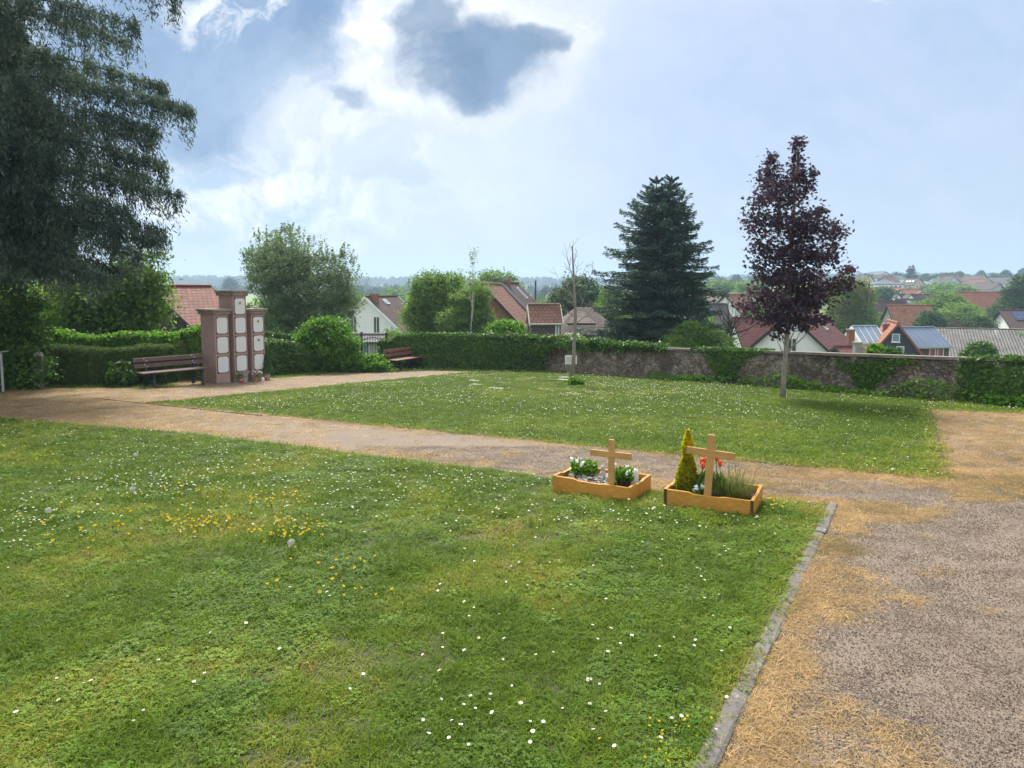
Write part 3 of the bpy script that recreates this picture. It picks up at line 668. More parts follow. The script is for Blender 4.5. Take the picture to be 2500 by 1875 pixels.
e1 = np.array([.515, .857]); e2 = np.array([.857, -.515])
near_edge = [gnd(*p) for p in ((0, 1023), (452, 1057), (904, 1113), (1243, 1153), (1356, 1170), (1582, 1198), (1865, 1220), (2030, 1233))]
eK = gnd(2047, 1235) - gnd(1806, 1772); eK = eK / np.linalg.norm(eK); KB0 = gnd(2047, 1235) - e2 * .045; KB1 = KB0 + e2 * .015 - eK * 9.5
# straighten the far ends
NEAR = [tuple(near_edge[0] + (near_edge[0] - near_edge[2]) * 1.2)] + [tuple(p) for p in near_edge] + [tuple(KB1), (-16, -6)]
A_ = gnd(365, 985); B_ = gnd(2317, 1175); C_ = gnd(2271, 1000); D_ = gnd(1198, 904)
FAR = [tuple(A_), tuple(A_ + (B_ - A_) * .5), tuple(B_), tuple(C_), tuple(C_ + e2 * .9), (9.9, 12.4), (10.1, 13.35), (8.9, 15.05), (6.96, 17.7), (4.0, 21.1), (1.4, 23.95), (-4.6, 26.2), tuple(gnd(905, 912)), tuple(gnd(1100, 903)), tuple(D_)]
CEM = [(17.8, 0), (15.3, 5.5), (10.1, 13.35), (8.9, 15.05), (6.96, 17.7), (4.0, 21.15), (1.4, 24.0), (-4.75, 26.3), (-6.0, 27.1), (-9.7, 21.1), (-10.3, 20.1), (-18.8, 20.1), (-25, 0), (-25, -19), (17.8, -19)]
def sheet(name, poly, dz, mat, step=.6):
    import bmesh
    bm = bmesh.new(); vs = [bm.verts.new((x, y, gz(x, y) + dz)) for x, y in poly]; f = bm.faces.new(vs)
    if f.normal.z < 0: f.normal_flip()
    bm.normal_update()
    if f.normal.z < 0: f.normal_flip()
    bmesh.ops.triangulate(bm, faces=[f]); me = bpy.data.meshes.new(name); bm.to_mesh(me); bm.free()
    o = link(name, me, mat); o['kind'] = 'structure'; return o
sheet('path', CEM, 0.0, M['gravel']); sheet('lawn', NEAR, .006, M['lawn']); sheet('lawn_far', FAR, .006, M['lawn'])

# kerb of separate stones along the near lawn
L_k = 9.2; k0 = 0; i_ = 0; rk = random.Random(5)
while k0 < L_k:
    ln = .98; a = KB0 - eK * k0; b2 = KB0 - eK * (k0 + ln - .006); mb = MB(); w = .040; hj = rk.uniform(-.006, .006); sh = rk.uniform(-.006, .006)
    nseg = 7; rows = []
    for q in range(nseg + 1):
        p = a + (b2 - a) * q / nseg; row = []
        for (o_, z_) in ((-w, -.08), (-w, .010), (-w + .010, .017), (0, .019), (w - .010, .017), (w, .009), (w, -.08)):
            jit = rk.uniform(-.0035, .0035); pp = p + e2 * (o_ + sh + jit); row.append((pp[0], pp[1], gz(*pp) + z_ + hj + (rk.uniform(-.003, .003) if z_ > 0 else 0)))
        rows.append(row)
    for r0, r1 in zip(rows, rows[1:]):
        for c in range(6): mb.poly([r0[c], r0[c + 1], r1[c + 1], r1[c]])
    mb.poly(rows[0][::-1]); mb.poly(rows[-1])
    o = mb.build('kerb_stone', M['kerb'])
    set_props(o, 'grey weathered kerb stone in the row edging the near lawn', 'kerb stone', 'kerb stones along the near lawn')
    i_ += 1; k0 += ln
# thin steel edging of the far lawn
def edging(a, b2, label):
    a = Vector((*a, gz(*a))); b2 = Vector((*b2, gz(*b2))); d = (b2 - a).normalized(); s = Vector((-d.y, d.x, 0)).normalized() * .012; mb = MB(); n = 10
    for i in range(n):
        p = a.lerp(b2, i / n); q = a.lerp(b2, (i + 1) / n); mb.hexa([tuple(v) for v in (p - s - Vector((0, 0, .03)), q - s - Vector((0, 0, .03)), q + s - Vector((0, 0, .03)), p + s - Vector((0, 0, .03)), p - s + Vector((0, 0, .014)), q - s + Vector((0, 0, .014)), q + s + Vector((0, 0, .014)), p + s + Vector((0, 0, .014)))])
    set_props(mb.build('lawn_edging', M['bark_dark']), label, 'lawn edging', 'thin edgings of the far lawn')
edging(B_, C_, 'thin dark edging strip between the far lawn and the straw strip at the right')
edging(gnd(232, 973), gnd(640, 1016), 'thin dark edging strip at the far lawn corner below the left bench')

# ------------------------------------------------------------------ the stone wall
def build_wall():
    root = empty('stone_wall', (WALL[1][0], WALL[1][1], gz(*WALL[1])), 0, 'long low rubble stone wall with flat coping behind the far lawn, partly under ivy', 'wall')
    o0 = Vector(root.location); P = WALL; Lt = sum(math.dist(P[i], P[i + 1]) for i in range(len(P) - 1)); m_ = int(Lt / .12); t = np.linspace(0, 1, m_); p, d, s = along(P, t); nr = np.stack([d[:, 1], -d[:, 0]], 1)
    # smooth normals at bends
    hw = .19; rows = []
    for side in (1, -1):
        for z in np.linspace(-.35 if side == 1 else -2.6, .87, 9):
            b_ = (fbm(s + side * 50, s * 0 + z, 2.2) - .5) * .10 + (fbm(s, s * 0 + z, 7, 9) - .5) * .05
            o_ = side * (hw + b_ + (.87 - z) * .03); x = p[:, 0] + nr[:, 0] * o_; y = p[:, 1] + nr[:, 1] * o_; rows.append(np.stack([x, y, gz(x, y) + z], 1) - np.array(o0))
        if side == 1: pass
    order = rows[:9] + rows[9:][::-1]; V = np.concatenate(order); Fq = []; j = np.arange(m_ - 1)
    for a in range(len(order) - 1): Fq.append(np.stack([a * m_ + j, a * m_ + j + 1, (a + 1) * m_ + j + 1, (a + 1) * m_ + j], 1))
    me = np_mesh('masonry', V, [np.concatenate(Fq)], None, True); link('masonry', me, M['rubble'], root)
    # coping: long slabs with open joints
    s0 = 0.02; rr = random.Random(4); mb = MB(); 
    while s0 < Lt - .1:
        ln = rr.uniform(.9, 1.5); s1 = min(s0 + ln - .012, Lt - .02); (pa, pb), (da, db), _ = along(P, np.array([s0 / Lt, s1 / Lt])); hh = .875 + rr.uniform(-.006, .012); wv = .235 + rr.uniform(-.012, .012)
        dd = unit((pb - pa)[None])[0]; n_ = np.array([dd[1], -dd[0]]); c = []
        for z_, w_ in ((hh, wv), (hh + .062, wv - .012)):
            for q, sg in ((pa, 1), (pb, 1), (pb, -1), (pa, -1)):
                k = q + n_ * w_ * sg; c.append((k[0] - o0.x, k[1] - o0.y, gz(*k) + z_ - o0.z))
        mb.hexa(c); s0 += ln
    mb.build('coping', M['coping'], root)
build_wall()
def wall_t(u):   # distance along the wall that shows at column u
    Lt = sum(math.dist(WALL[i], WALL[i + 1]) for i in range(len(WALL) - 1)); t = np.linspace(0, 1, 3000); p, d, s = along(WALL, t)
    uu = 1250 + F * p[:, 0] / (p[:, 1] * .998); return float(s[np.argmin(np.abs(np.where(p[:, 1] > 3, uu, 9999) - u))]), Lt
def ivy_patch(u0, u1, n, label, cover, h=.98, th=.62, leaf=.085, mat='l_ivy', bump=.06, core=False, round_=.5, hf=None):
    s0, Lt = wall_t(u0); s1 = Lt if u1 > 2600 else wall_t(u1)[0]; t = np.linspace(s0 / Lt, s1 / Lt, 24); p, d, s = along(WALL, t); poly = [tuple(q) for q in p]; LL = s1 - s0
    return hedge('ivy', poly, hf or h, th, label, mat, n, leaf, bump, 'ivy', cover=lambda s_, z_, sd_: cover(s_ / LL, z_, sd_), core=core, round_=round_, group='ivy on the stone wall', corecol='l_dark')
def cov_full(f, z, sd):   # thick ivy, thinner and torn low down to the right
    lim = np.interp(f, [0, .44, .50, .58, .68, 1], [-.1, -.1, .35, .58, .74, .84]); lim = lim + (fbm(f * 14, z * 0, 2) - .5) * .35; return np.where(sd == 0, 1, np.clip((z - lim) * 5, 0, 1))
ivy_patch(928, 1640, 52000, 'thick dark green ivy covering the left half of the stone wall behind the second bench', cov_full, h=1.18, th=.85, core=False, bump=.12, leaf=.10, hf=lambda s: np.interp(s, [0, .4, 1.5, 6, 7, 9.5, 10.5, 14], [.7, 1.15, 1.32, 1.25, 1.15, 1.0, .97, .95]))
hedge('ivy_bulge', [tuple(gnd(930, 897)), (-1.5, 25.1), (1.3, 24.05)], 1.05, .55, 'dense dark ivy mass hanging on the wall just right of the iron gate', 'l_ivy', 12000, .10, .1, 'ivy', core=True, group='ivy on the stone wall', corecol='l_dark')
def cov_tri(f, z, sd):
    lim = .95 - 1.0 * np.exp(-((f - .5) / .26) ** 2) + (fbm(f * 9, z * 0, 2, 5) - .5) * .4; return np.where(sd == 0, np.clip(1.2 - abs(f - .45) * 1.4, 0, 1), np.where(sd == 1, np.clip((z - lim) * 4, 0, .9), 1))
ivy_patch(1700, 1885, 9000, 'ivy patch hanging over the wall between the spruce and the purple maple', cov_tri)
def cov_tri2(f, z, sd):
    lim = .92 - .85 * np.exp(-((f - .45) / .30) ** 2) + (fbm(f * 9, z * 0, 2, 15) - .5) * .5; return np.where(sd == 0, .05, np.where(sd == 1, np.clip((z - lim) * 4, 0, .85), .6))
ivy_patch(2050, 2265, 9500, 'sparse ivy patch spreading down the wall face right of the purple maple', cov_tri2, h=.86, th=.5)
ivy_patch(2362, 9999, 30000, 'thick ivy covering the right end of the stone wall', lambda f, z, sd: np.where(z > -.05, 1, 1) * 1.0, h=1.0, th=.62, core=True, bump=.07, hf=lambda s: np.interp(s, [0, .3, 1, 9], [.92, .97, .99, 1.0]))
# weeds along the foot of the wall
pw = [tuple(q) for q in along(WALL, np.linspace(.30, .78, 30))[0]]
hedge('weeds', [(x - .28, y - .30) for x, y in pw], lambda s: .10 + .36 * vnoise(s, s * 0, .9), .30, 'weeds and nettles growing along the foot of the stone wall', 'l_shrub', 14000, .06, .07, 'weeds', core=False, cover=lambda s, z, sd: np.clip(fbm(s, s * 0, .8, 4) * 2.6 - .9, 0.05, 1), kind='stuff')

# ------------------------------------------------------------------ left hedges, creeper wall, shrubs
hedge('creeper_wall', [(-15.6, 19.9), (-11.5, 19.75), (-9.75, 20.3), (-9.2, 21.3)], lambda s: 1.40 + .10 * np.sin(s * 1.1) + .05 * np.sin(s * 3.1), .8, 'bright green creeper covering the wall behind the left bench', 'l_ivy_bright', 42000, .10, .13, 'creeper wall')
hedge('clipped_hedge', [(-13.4, 18.62), (-11.2, 18.55), (-9.35, 18.9)], lambda s: 1.02 + .05 * np.sin(s * 1.7), .95, 'dark clipped yew hedge behind the left bench', 'l_yew', 60000, .055, .10, 'hedge', asp=.35, fol_down=-.5)
hedge('low_hedge', [(-8.2, 21.7), (-7.1, 23.4), (-6.6, 24.2)], lambda s: 1.0 + .1 * np.sin(s * 2), 1.0, 'dark low hedge between the urn columns and the bright round shrub', 'l_ivy', 16000, .08, .14, 'hedge')
hedge('creeper_wall', [(-8.9, 22.6), (-7.2, 25.4), (-6.35, 26.6)], lambda s: 1.32 + .05 * np.sin(s * 2), .6, 'green creeper wall behind the low hedge, ending at the iron gate', 'l_ivy', 15000, .09, .10, 'creeper wall')
def px_bush(name, u, vtop, vbase, wpx, label, mat, Y=None, n=9000, leaf=.09, group=None, cat='shrub', cr=.28, depth=.8, z0=None, bark='bark', shell=.55):
    g = gnd(u, vbase) if Y is None else None; Y = float(g[1]) if g is not None else Y; p = at(u, vbase, Y); top = at(u, vtop, Y); h = top.z - p.z; w = wpx * Y / F / 2
    blobs = [(0, 0, h * .5, w * .95, w * depth, h * .48), (-w * .45, -.1 * w, h * .36, w * .5, w * .45, h * .34), (w * .5, 0, h * .32, w * .5, w * .45, h * .30), (.1 * w, 0, h * .72, w * .5, w * .4, h * .27)]
    ncl = max(30, n // 45)
    return broadleaf(name, (p.x, p.y, p.z), blobs, label, cat, group, ncl, 45, min(cr, w * .5), leaf, mat, bark, .04 + w * .02, shell, 14, top=h * .6)
px_bush('round_shrub', 800, 776, 908, 150, 'bright green rounded shrub left of the iron gate', 'l_shrub', n=26000, leaf=.11, cr=.24, shell=.6)
px_bush('shrub', 905, 868, 908, 90, 'low leafy green plant between the round shrub and the second bench', 'l_shrub', n=7000, leaf=.09, cr=.16)
px_bush('shrub', 700, 850, 914, 90, 'brownish green low shrub right of the urn columns', 'l_yew', n=8000, leaf=.07, cr=.18)
px_bush('shrub', 1236, 784, 830, 90, 'rounded ivy-clad bush bulging above the thick ivy wall', 'l_ivy_bright', Y=25.6, n=9000, leaf=.10, cr=.2)
px_bush('shrub', 300, 880, 948, 60, 'leafy sapling shoots growing out of the dark hedge by the left bench', 'l_ivy', Y=18.0, n=2600, leaf=.12, cr=.14)

# big old cypress on the left ------------------------------------------------
def cypress():
    rr = np.random.default_rng(11); base = np.array([-13.3, 16.6]); root = empty('cypress', (base[0], base[1], gz(*base)), 0, 'huge dark cypress with drooping sprays filling the left edge', 'tree'); o0 = np.array([base[0], base[1], gz(*base)])
    mb = MB(); mb.tube([(0, 0, -.3), (.1, .1, 2.0), (0, .2, 6), (0, 0, 15)], [.55, .42, .34, .05], 12); PP = []; NN = []; TT = []; SS = []
    boughs = []
    def bough(start, tip, dens, spread):
        boughs.append((np.array(start, float), np.array(tip, float), dens, spread))
    # boughs whose tips make the ragged right-hand outline
    for (u, v, Y, sp, dn) in ((430, -30, 16.6, .9, 1), (400, -150, 16.6, 1.0, 1), (330, 60, 16.2, .8, 1), (315, 105, 17, .7, 1), (462, 268, 16.4, .75, 1.3), (400, 215, 17.2, .8, 1.2), (385, 320, 16.0, .7, 1.1), (362, 345, 16.8, .6, 1), (442, 480, 16.8, .7, 1.2), (405, 405, 16.2, .8, 1.2), (365, 440, 17.3, .8, 1.1), (405, 570, 16.6, .7, 1.1), (385, 590, 16.0, .7, 1.1), (340, 620, 17.2, .8, 1), (320, 520, 15.6, .9, 1.1), (290, 660, 16.8, .7, 1), (250, 672, 16.2, .8, 1.)):
        tip = np.array(at(u, v, Y)) - o0; st = np.array([0, 0, max(1.6, tip[2] + .9)]); bough(st, tip, dn, sp)
    for k in range(170):
        a = rr.uniform(0, 6.283); z = rr.uniform(3.3, 13.5); Rr = 4.6 * (1 - max(0, z - 6) / 14) * rr.uniform(.5, 1.0)
        d = np.array([math.cos(a), math.sin(a)]);
        if d[0] > .3: Rr *= .72
        bough((0, 0, z + .7), (d[0] * Rr, d[1] * Rr, max(2.9, z - rr.uniform(.2, 1.4))), .8, .9)
    for st, tip, dens, spread in boughs:
        Lb = np.linalg.norm(tip - st); d = unit((tip - st)[None])[0]; s = unit(np.array([[-d[1], d[0], 0]]))[0]
        nsub = int(Lb * 21 * dens); arch = lambda t: st + np.outer(t, tip - st) + np.outer(np.sin(t * math.pi) * .35 + t * 0, [0, 0, 1]) * (Lb * .12)
        ts = np.linspace(0, 1, 6); pts = arch(ts); mb.tube([tuple(q) for q in pts], list(np.linspace(.035, .005, 6)), 5, 0, False)
        t = 1 - rr.random(nsub) ** 1.3 * .8; P0 = arch(t); side = rr.choice([-1, 1], nsub); wl = (1.06 - t) * spread * rr.uniform(.25, 1.35, nsub) + .10
        for i in range(nsub):
            c0 = P0[i]; dv = s * side[i] * .8 + d * .75 + np.array([0, 0, rr.uniform(-.65, .35)]) + rr.normal(size=3) * .22; dv /= np.linalg.norm(dv); n = int(20 + wl[i] * 50); q = rr.random(n)
            pp = c0 + dv * (q * wl[i])[:, None]; hang = min(1.0, .45 + c0[2] * .12) * rr.random(n) ** 1.3 * (.15 + .95 * rr.random() ** 1.6) - .12 * rr.random(n) ; pp[:, 2] -= hang + q ** 2 * wl[i] * .35
            pp += rr.normal(size=(n, 3)) * .045
            PP.append(pp); TT.append(unit(dv * .45 + rr.normal(size=(n, 3)) * .4 + np.array([0, 0, -.85]))); NN.append(unit(rr.normal(size=(n, 3)))); SS.append(rr.uniform(.08, .19, n))
    mb.build('trunk', M['bark_dark'], root, smooth=True)
    P = np.concatenate(PP); print('cypress sprays', len(P))
    leaf_obj('crown', P, np.concatenate(NN), np.concatenate(TT), np.concatenate(SS), M['l_cypress'], root, .20, .05)
cypress()
# ivy-wrapped trunk foot at the left edge
g0 = gnd(40, 952)
broadleaf('ivy_bush', (g0[0] - .1, g0[1] + .3, gz(*g0)), [(0, 0, .9, .75, .5, 1.0), (-.4, 0, 1.9, .8, .5, .9), (.35, 0, 1.7, .45, .4, .7), (0.1, 0, .4, .7, .4, .45)], 'column of ivy wrapped round the foot of the huge cypress', 'ivy', None, 260, 60, .25, .09, 'l_ivy', 'bark_dark', .1, .5, 10, top=1.8)
# light green elder and other trees behind the left wall
broadleaf('elder_tree', tuple(Vector((at(330, 780, 23).x, 23, terrain(-13, 23)))), [(-.3, 0, 3.0, 1.25, 1.2, 1.4), (.35, 0, 3.85, .75, .8, .8), (.45, 0, 3.0, .6, .7, .8), (-1.4, 0, 2.6, 1.3, 1.2, 1.3), (-.3, 0, 1.7, 1.0, 1.0, 1), (.1, 0, 2.4, .7, .8, .8)], 'fresh green elder tree with white blossom left of the red barn roof', 'tree', None, 260, 70, .42, .15, 'l_green', seed=3)
for (u, vt, w, Y, lab, mt) in ((200, 720, 210, 24, 'dark green thicket tree behind the creeper wall under the cypress', 'l_dark'), (90, 700, 260, 25, 'shaded green tree behind the cypress at the left edge', 'l_green'), (255, 760, 120, 22.5, 'low leafy tree behind the creeper wall, left of the elder', 'l_ivy'), (20, 640, 240, 27, 'dark tree seen between the cypress boughs at the far left', 'l_dark')):
    px_bush('tree', u, vt, 850, w, lab, mt, Y=Y, n=13000, leaf=.16, cr=.4, cat='tree')

# ------------------------------------------------------------------ benches
def make_bench(boardmat):
    root = empty('park_bench'); L = 1.82
    def side(x):
        mb = MB(); w = .03
        def flat(pts, th=.045):   # bar swept in the y,z plane
            for (a, b2) in zip(pts, pts[1:]):
                a = Vector((x, *a)); b2 = Vector((x, *b2)); d = (b2 - a).normalized(); n = Vector((0, -d.z, d.y)) * th / 2; a = a - d * .004; b2 = b2 + d * .004
                mb.hexa([tuple(q) for q in (a - n + Vector((-w, 0, 0)), a - n + Vector((w, 0, 0)), a + n + Vector((w, 0, 0)), a + n + Vector((-w, 0, 0)), b2 - n + Vector((-w, 0, 0)), b2 - n + Vector((w, 0, 0)), b2 + n + Vector((w, 0, 0)), b2 + n + Vector((-w, 0, 0)))])
        flat([(-.30, 0), (-.27, .10), (-.235, .25), (-.25, .36), (-.27, .405)], .05)
        flat([(.27, 0), (.22, .12), (.19, .25), (.20, .38), (.235, .50), (.30, .78)], .05)
        flat([(-.27, .395), (0, .385), (.21, .39)], .04)
        flat([(-.26, .09), (-.15, .165), (0, .19), (.13, .165), (.23, .09)], .028)
        flat([(-.36, .012), (-.25, .012)], .024); flat([(.22, .012), (.33, .012)], .024)
        return mb.build('leg', M['iron'], root)
    side(-.62); side(.62)
    from mathutils import Matrix
    for i, y in enumerate((-.245, -.12, .005, .13)):
        mb = MB(); mb.box(-L / 2 - .10 * 0, L / 2, y - .052, y + .052, .408, .443, 0, .006); mb.build('seat', boardmat, root)
    for zc, yc in ((.575, .225), (.725, .265)):
        mb = MB(); rot = Matrix.Rotation(R(-14), 3, 'X'); mb.box(-L / 2, L / 2, yc - .018, yc + .018, zc - .056, zc + .056, 0, .006, rot, (0, yc, zc)); bd = mb.build('backrest', boardmat, root)
        for x in (-.62, .62):
            for dx, dz in ((-.03, .025), (.03, -.025)):
                q = MB(); p = Vector((x + dx, yc, zc)) + rot @ Vector((0, -.018, dz)); nv = rot @ Vector((0, -1, 0)); q.tube([p, p + nv * .010], [.013, .011], 8); q.build('bolt', M['bolt'], bd)
    return root
def place(root, p, face):   # face: direction the front looks to
    ang = math.atan2(face[1], face[0]) + math.pi / 2; root.location = (p[0], p[1], gz(*p)); root.rotation_euler = (0, 0, ang)
fr1 = np.array([math.sin(R(50)), -math.cos(R(50))]); m1 = (gnd(382, 948) + gnd(494, 940)) / 2 - fr1 * .30
bn = make_bench(M['bench']); place(bn, m1, fr1); set_props(bn, 'dark brown slatted bench left of the urn columns, against the clipped hedge', 'bench', 'park benches')
fr2 = np.array([math.sin(R(62)), -math.cos(R(62))]); m2 = (gnd(981, 905.6) + gnd(1032, 902)) / 2 - fr2 * .30
bn2 = make_bench(M['bench_red']); place(bn2, m2, fr2); set_props(bn2, 'red brown slatted bench in front of the ivy wall, right of the gate', 'bench', 'park benches')

# ------------------------------------------------------------------ urn columns (columbarium)
CA = R(56); cn = np.array([math.sin(CA), -math.cos(CA)]); cd = np.array([math.cos(CA), math.sin(CA)])   # front normal, row direction
c0 = gnd(529, 936)
col_root = empty('urn_columns', (c0[0], c0[1], gz(*c0)), math.atan2(cd[1], cd[0]), 'three joined brown urn columns with white plaques, the middle one tallest', 'columbarium')
# local x = row direction, local -y = front
def octo(mb, cx, cz, w, h, cut, y0, y1):
    o = [(-w / 2 + cut, -h / 2), (w / 2 - cut, -h / 2), (w / 2 - cut, -h / 2 + cut), (w / 2, -h / 2 + cut), (w / 2, h / 2 - cut), (w / 2 - cut, h / 2 - cut), (w / 2 - cut, h / 2), (-w / 2 + cut, h / 2), (-w / 2 + cut, h / 2 - cut), (-w / 2, h / 2 - cut), (-w / 2, -h / 2 + cut), (-w / 2 + cut, -h / 2 + cut)]
    f = [(cx + a, y0, cz + b_) for a, b_ in o]; k = [(cx + a, y1, cz + b_) for a, b_ in o]; mb.poly(f); n = len(o)
    for i in range(n): mb.poly([f[i], k[i], k[(i + 1) % n], f[(i + 1) % n]])
wC, dC, gap = .43, .66, .15; sc_ = 19.6 / F
for i, (npl, htop) in enumerate(((3, 1.90), (4, 2.44), (3, 1.93))):
    x0 = i * (wC + gap); z0_ = 0
    cdrop = gz(*(c0 + cd * x0)) - gz(*c0)
    mb = MB(); mb.box(x0, x0 + wC, 0, dC, cdrop - .25, cdrop + htop, 0, .006); pil = mb.build('column', M['stone'], col_root)
    mb = MB(); mb.box(x0 - .05, x0 + wC + .05, -.05, dC + .05, cdrop + htop, cdrop + htop + .085, 0, .008); mb.box(x0 - .08, x0 + wC + .08, -.08, dC + .08, cdrop + htop + .085, cdrop + htop + .155, 0, .010); mb.build('cap', M['stone_cap'], pil)
    for k in range(npl):
        cz = cdrop + htop - .305 - k * .545 if i != 1 else cdrop + htop - .30 - k * .54
        q = MB(); octo(q, x0 + wC / 2, cz, .315, .44, .028, -.022, 0); pq = q.build('plaque', M['granite'], pil)
        rim = MB()
        for sx_ in (-1, 1): rim.box(x0 + wC / 2 + sx_ * .1675 - .006, x0 + wC / 2 + sx_ * .1675 + .006, -.008, 0.001, cz - .24, cz + .24)
        for sz_ in (-1, 1): rim.box(x0 + wC / 2 - .16, x0 + wC / 2 + .16, -.008, 0.001, cz + sz_ * .231 - .006, cz + sz_ * .231 + .006)
        rim.build('rim', M['bronze'], pq)
        for sx_ in (-1, 1):
            for sz_ in (-1, 1):
                bt = MB(); cx_ = x0 + wC / 2 + sx_ * .146; cz_ = cz + sz_ * .208; bt.tube([(cx_, .001, cz_), (cx_, -.028, cz_)], [.018, .015], 8); bt.build('bolt', M['bronze'], pq)
        if (i, k) in ((1, 0), (2, 0), (2, 1)):
            pm = MB(); pm.box(x0 + wC / 2 - .035, x0 + wC / 2 + .035, -.030, -.0225, cz + .055, cz + .125)
            e = pm.build('name_plate', M['gold'] if k == 0 else M['slateplate'], pq)
            pm = MB(); pm.box(x0 + wC / 2 - .018, x0 + wC / 2 + .018, -.0335, -.0305, cz + .075, cz + .105); pm.build('engraving', M['bronze'] if k == 0 else M['driftwood'], pq)
def cpos(x, y): return (c0 + cd * x - cn * (-1) * 0 + cn * (-y))   # local (x,y) to plan; y>0 is behind the front
def on_c(x, y): p = c0 + cd * x - cn * y; return (p[0], p[1], gz(*p))
# stone bird and twigs on the right cap
bz = gz(*(c0 + cd * .58 * 2)) + 1.93 + .155; p = on_c(1.16 + .30, .15)
mb = MB(); mb.lathe([(.01, 0), (.05, .005), (.065, .03), (.055, .06), (.03, .085), (.005, .09)], 10); mb.lathe([(.004, .06), (.025, .07), (.032, .10), (.02, .125), (.003, .13)], 10, 0, (.03, 0, 0)); mb.tube([(-.03, 0, .04), (-.09, 0, .03), (-.11, 0, .035)], [.03, .015, .004], 6); mb.tube([(.055, 0, .10), (.078, 0, .095)], [.008, .002], 5)
set_props(mb.build('bird_figure', M['sandstone'], None, (p[0], p[1], bz), True), 'small pale stone bird figure sitting on the cap of the right urn column', 'figure')
mb = MB(); rr = random.Random(3)
for k in range(16):
    a = rr.uniform(0, 6.28); l = rr.uniform(.08, .2); mb.tube([(rr.uniform(-.1, .1), rr.uniform(-.08, .08), .01), (math.cos(a) * l * .6, math.sin(a) * l * .5, rr.uniform(.02, .10)), (math.cos(a) * l, math.sin(a) * l * .8, rr.uniform(.01, .16))], [.005, .004, .002], 4)
p = on_c(1.16 + .08, .3); set_props(mb.build('twig_bundle', M['bark'], None, (p[0], p[1], bz)), 'loose bundle of dry twigs lying on the cap of the right urn column', 'twigs')

# pots and grave lights at the foot of the columns
def pot(name, p, r, h, mat, label, cat, plant=None, group='pots and grave lights by the urn columns'):
    root = empty(name, p, 0, label, cat, group); mb = MB(); mb.lathe([(r * .72, 0), (r * .95, h * .85), (r * 1.05, h * .86), (r * 1.05, h), (r * .9, h), (r * .85, h * .9), (.001, h * .88)], 16); mb.build('pot', mat, root, smooth=False)
    if plant == 'white':
        C = rng.normal(size=(60, 3)) * [r * .8, r * .8, .04] + [0, 0, h + .06]; leaf_obj('foliage', C, rdir(60, .8), rdir(60, .6), .07, M['l_ivy'], root)
        C = rng.normal(size=(22, 3)) * [r * 1.0, r * 1.0, .045] + [0, 0, h + .12]; leaf_obj('blossoms', np.repeat(C, 3, 0), rdir(66, 1.5), rdir(66), .045, M['petal'], root, .9)
    if plant == 'green':
        C = rng.normal(size=(140, 3)) * [r * 1.0, r * 1.0, .05] + [0, 0, h + .06]; leaf_obj('foliage', C, rdir(140, .8), rdir(140, .4), .06, M['l_ivy'], root)
    if plant == 'cone':
        n = 2200; t = rng.random(n); a = rng.random(n) * 6.28; rad = (1 - t) ** .8 * .20 * rng.uniform(.5, 1.05, n); C = np.stack([np.cos(a) * rad, np.sin(a) * rad, h + t * .62], 1); leaf_obj('foliage', C, np.stack([np.cos(a), np.sin(a), .4 + 0 * a], 1) + rng.normal(size=(n, 3)) * .4, np.array([0, 0, 1.]) + rng.normal(size=(n, 3)) * .5, .05, M['l_dark'], root, .35)
    return root
def gl(p, r, h, mat, label, lid=True):
    root = empty('grave_light', p, 0, label, 'grave light', 'pots and grave lights by the urn columns'); mb = MB(); mb.lathe([(r * .9, 0), (r, h * .1), (r, h * .8), (r * .8, h * .82)], 14); mb.build('glass', mat, root)
    if lid: mb = MB(); mb.lathe([(r * .95, h * .82), (r * .95, h * .92), (r * .5, h), (.004, h)], 14); mb.build('lid', M['gold'] if mat is M['redglass'] else M['greypot'], root)
def pg(u, v): g = gnd(u, v); return (g[0], g[1], gz(*g))
pot('planter', pg(580, 932), .075, .12, M['slateplate'], 'small dark pot of green leaves in front of the middle urn column', 'plant pot', 'green')
gl(pg(588, 935), .045, .10, M['redglass'], 'red grave light in front of the middle urn column')
gl(pg(598.5, 933), .045, .12, M['greypot'], 'small grey grave light right of the red one before the middle column', False)
pot('planter', pg(627, 931), .09, .13, M['terracotta'], 'clay pot of white daisies at the foot of the right urn column', 'plant pot', 'white')
gl(pg(642, 931), .042, .13, M['whitepaint'], 'white grave light beside the clay pot of daisies', False)
gl(pg(649, 929), .045, .14, M['redglass'], 'tall red grave light at the right of the urn columns')
pot('planter', pg(653, 927), .09, .19, M['greypot'], 'grey pot with a small dark cone-shaped conifer right of the urn columns', 'plant pot', 'cone')

# thin post at the left edge, pale stone behind the hedge
p = pg(8, 957); root = empty('metal_post', p, 0, 'thin grey metal post with a small slanted top at the left edge', 'post')
mb = MB(); mb.tube([(0, 0, -.1), (0, 0, .94)], .028, 10); mb.build('pole', M['greypot'], root); mb = MB(); mb.hexa([(-.16, -.04, .94), (.16, -.04, .975), (.16, .04, .975), (-.16, .04, .94), (-.15, -.04, .955), (.15, -.04, 1.0), (.15, .04, 1.0), (-.15, .04, .955)]); mb.build('top_plate', M['greypot'], root)
mb = MB(); q = at(91, 868, 17.4); mb.box(-.12, .12, -.06, .06, -1.0, -.02, 0, .01); mb.lathe([(.13, -.02), (.13, .02), (.10, .07), (.03, .10), (.002, .105)], 12)
set_props(mb.build('gravestone', M['driftwood'], None, tuple(q)), 'small pale grey stone with a rounded top, half hidden by the clipped hedge', 'gravestone')

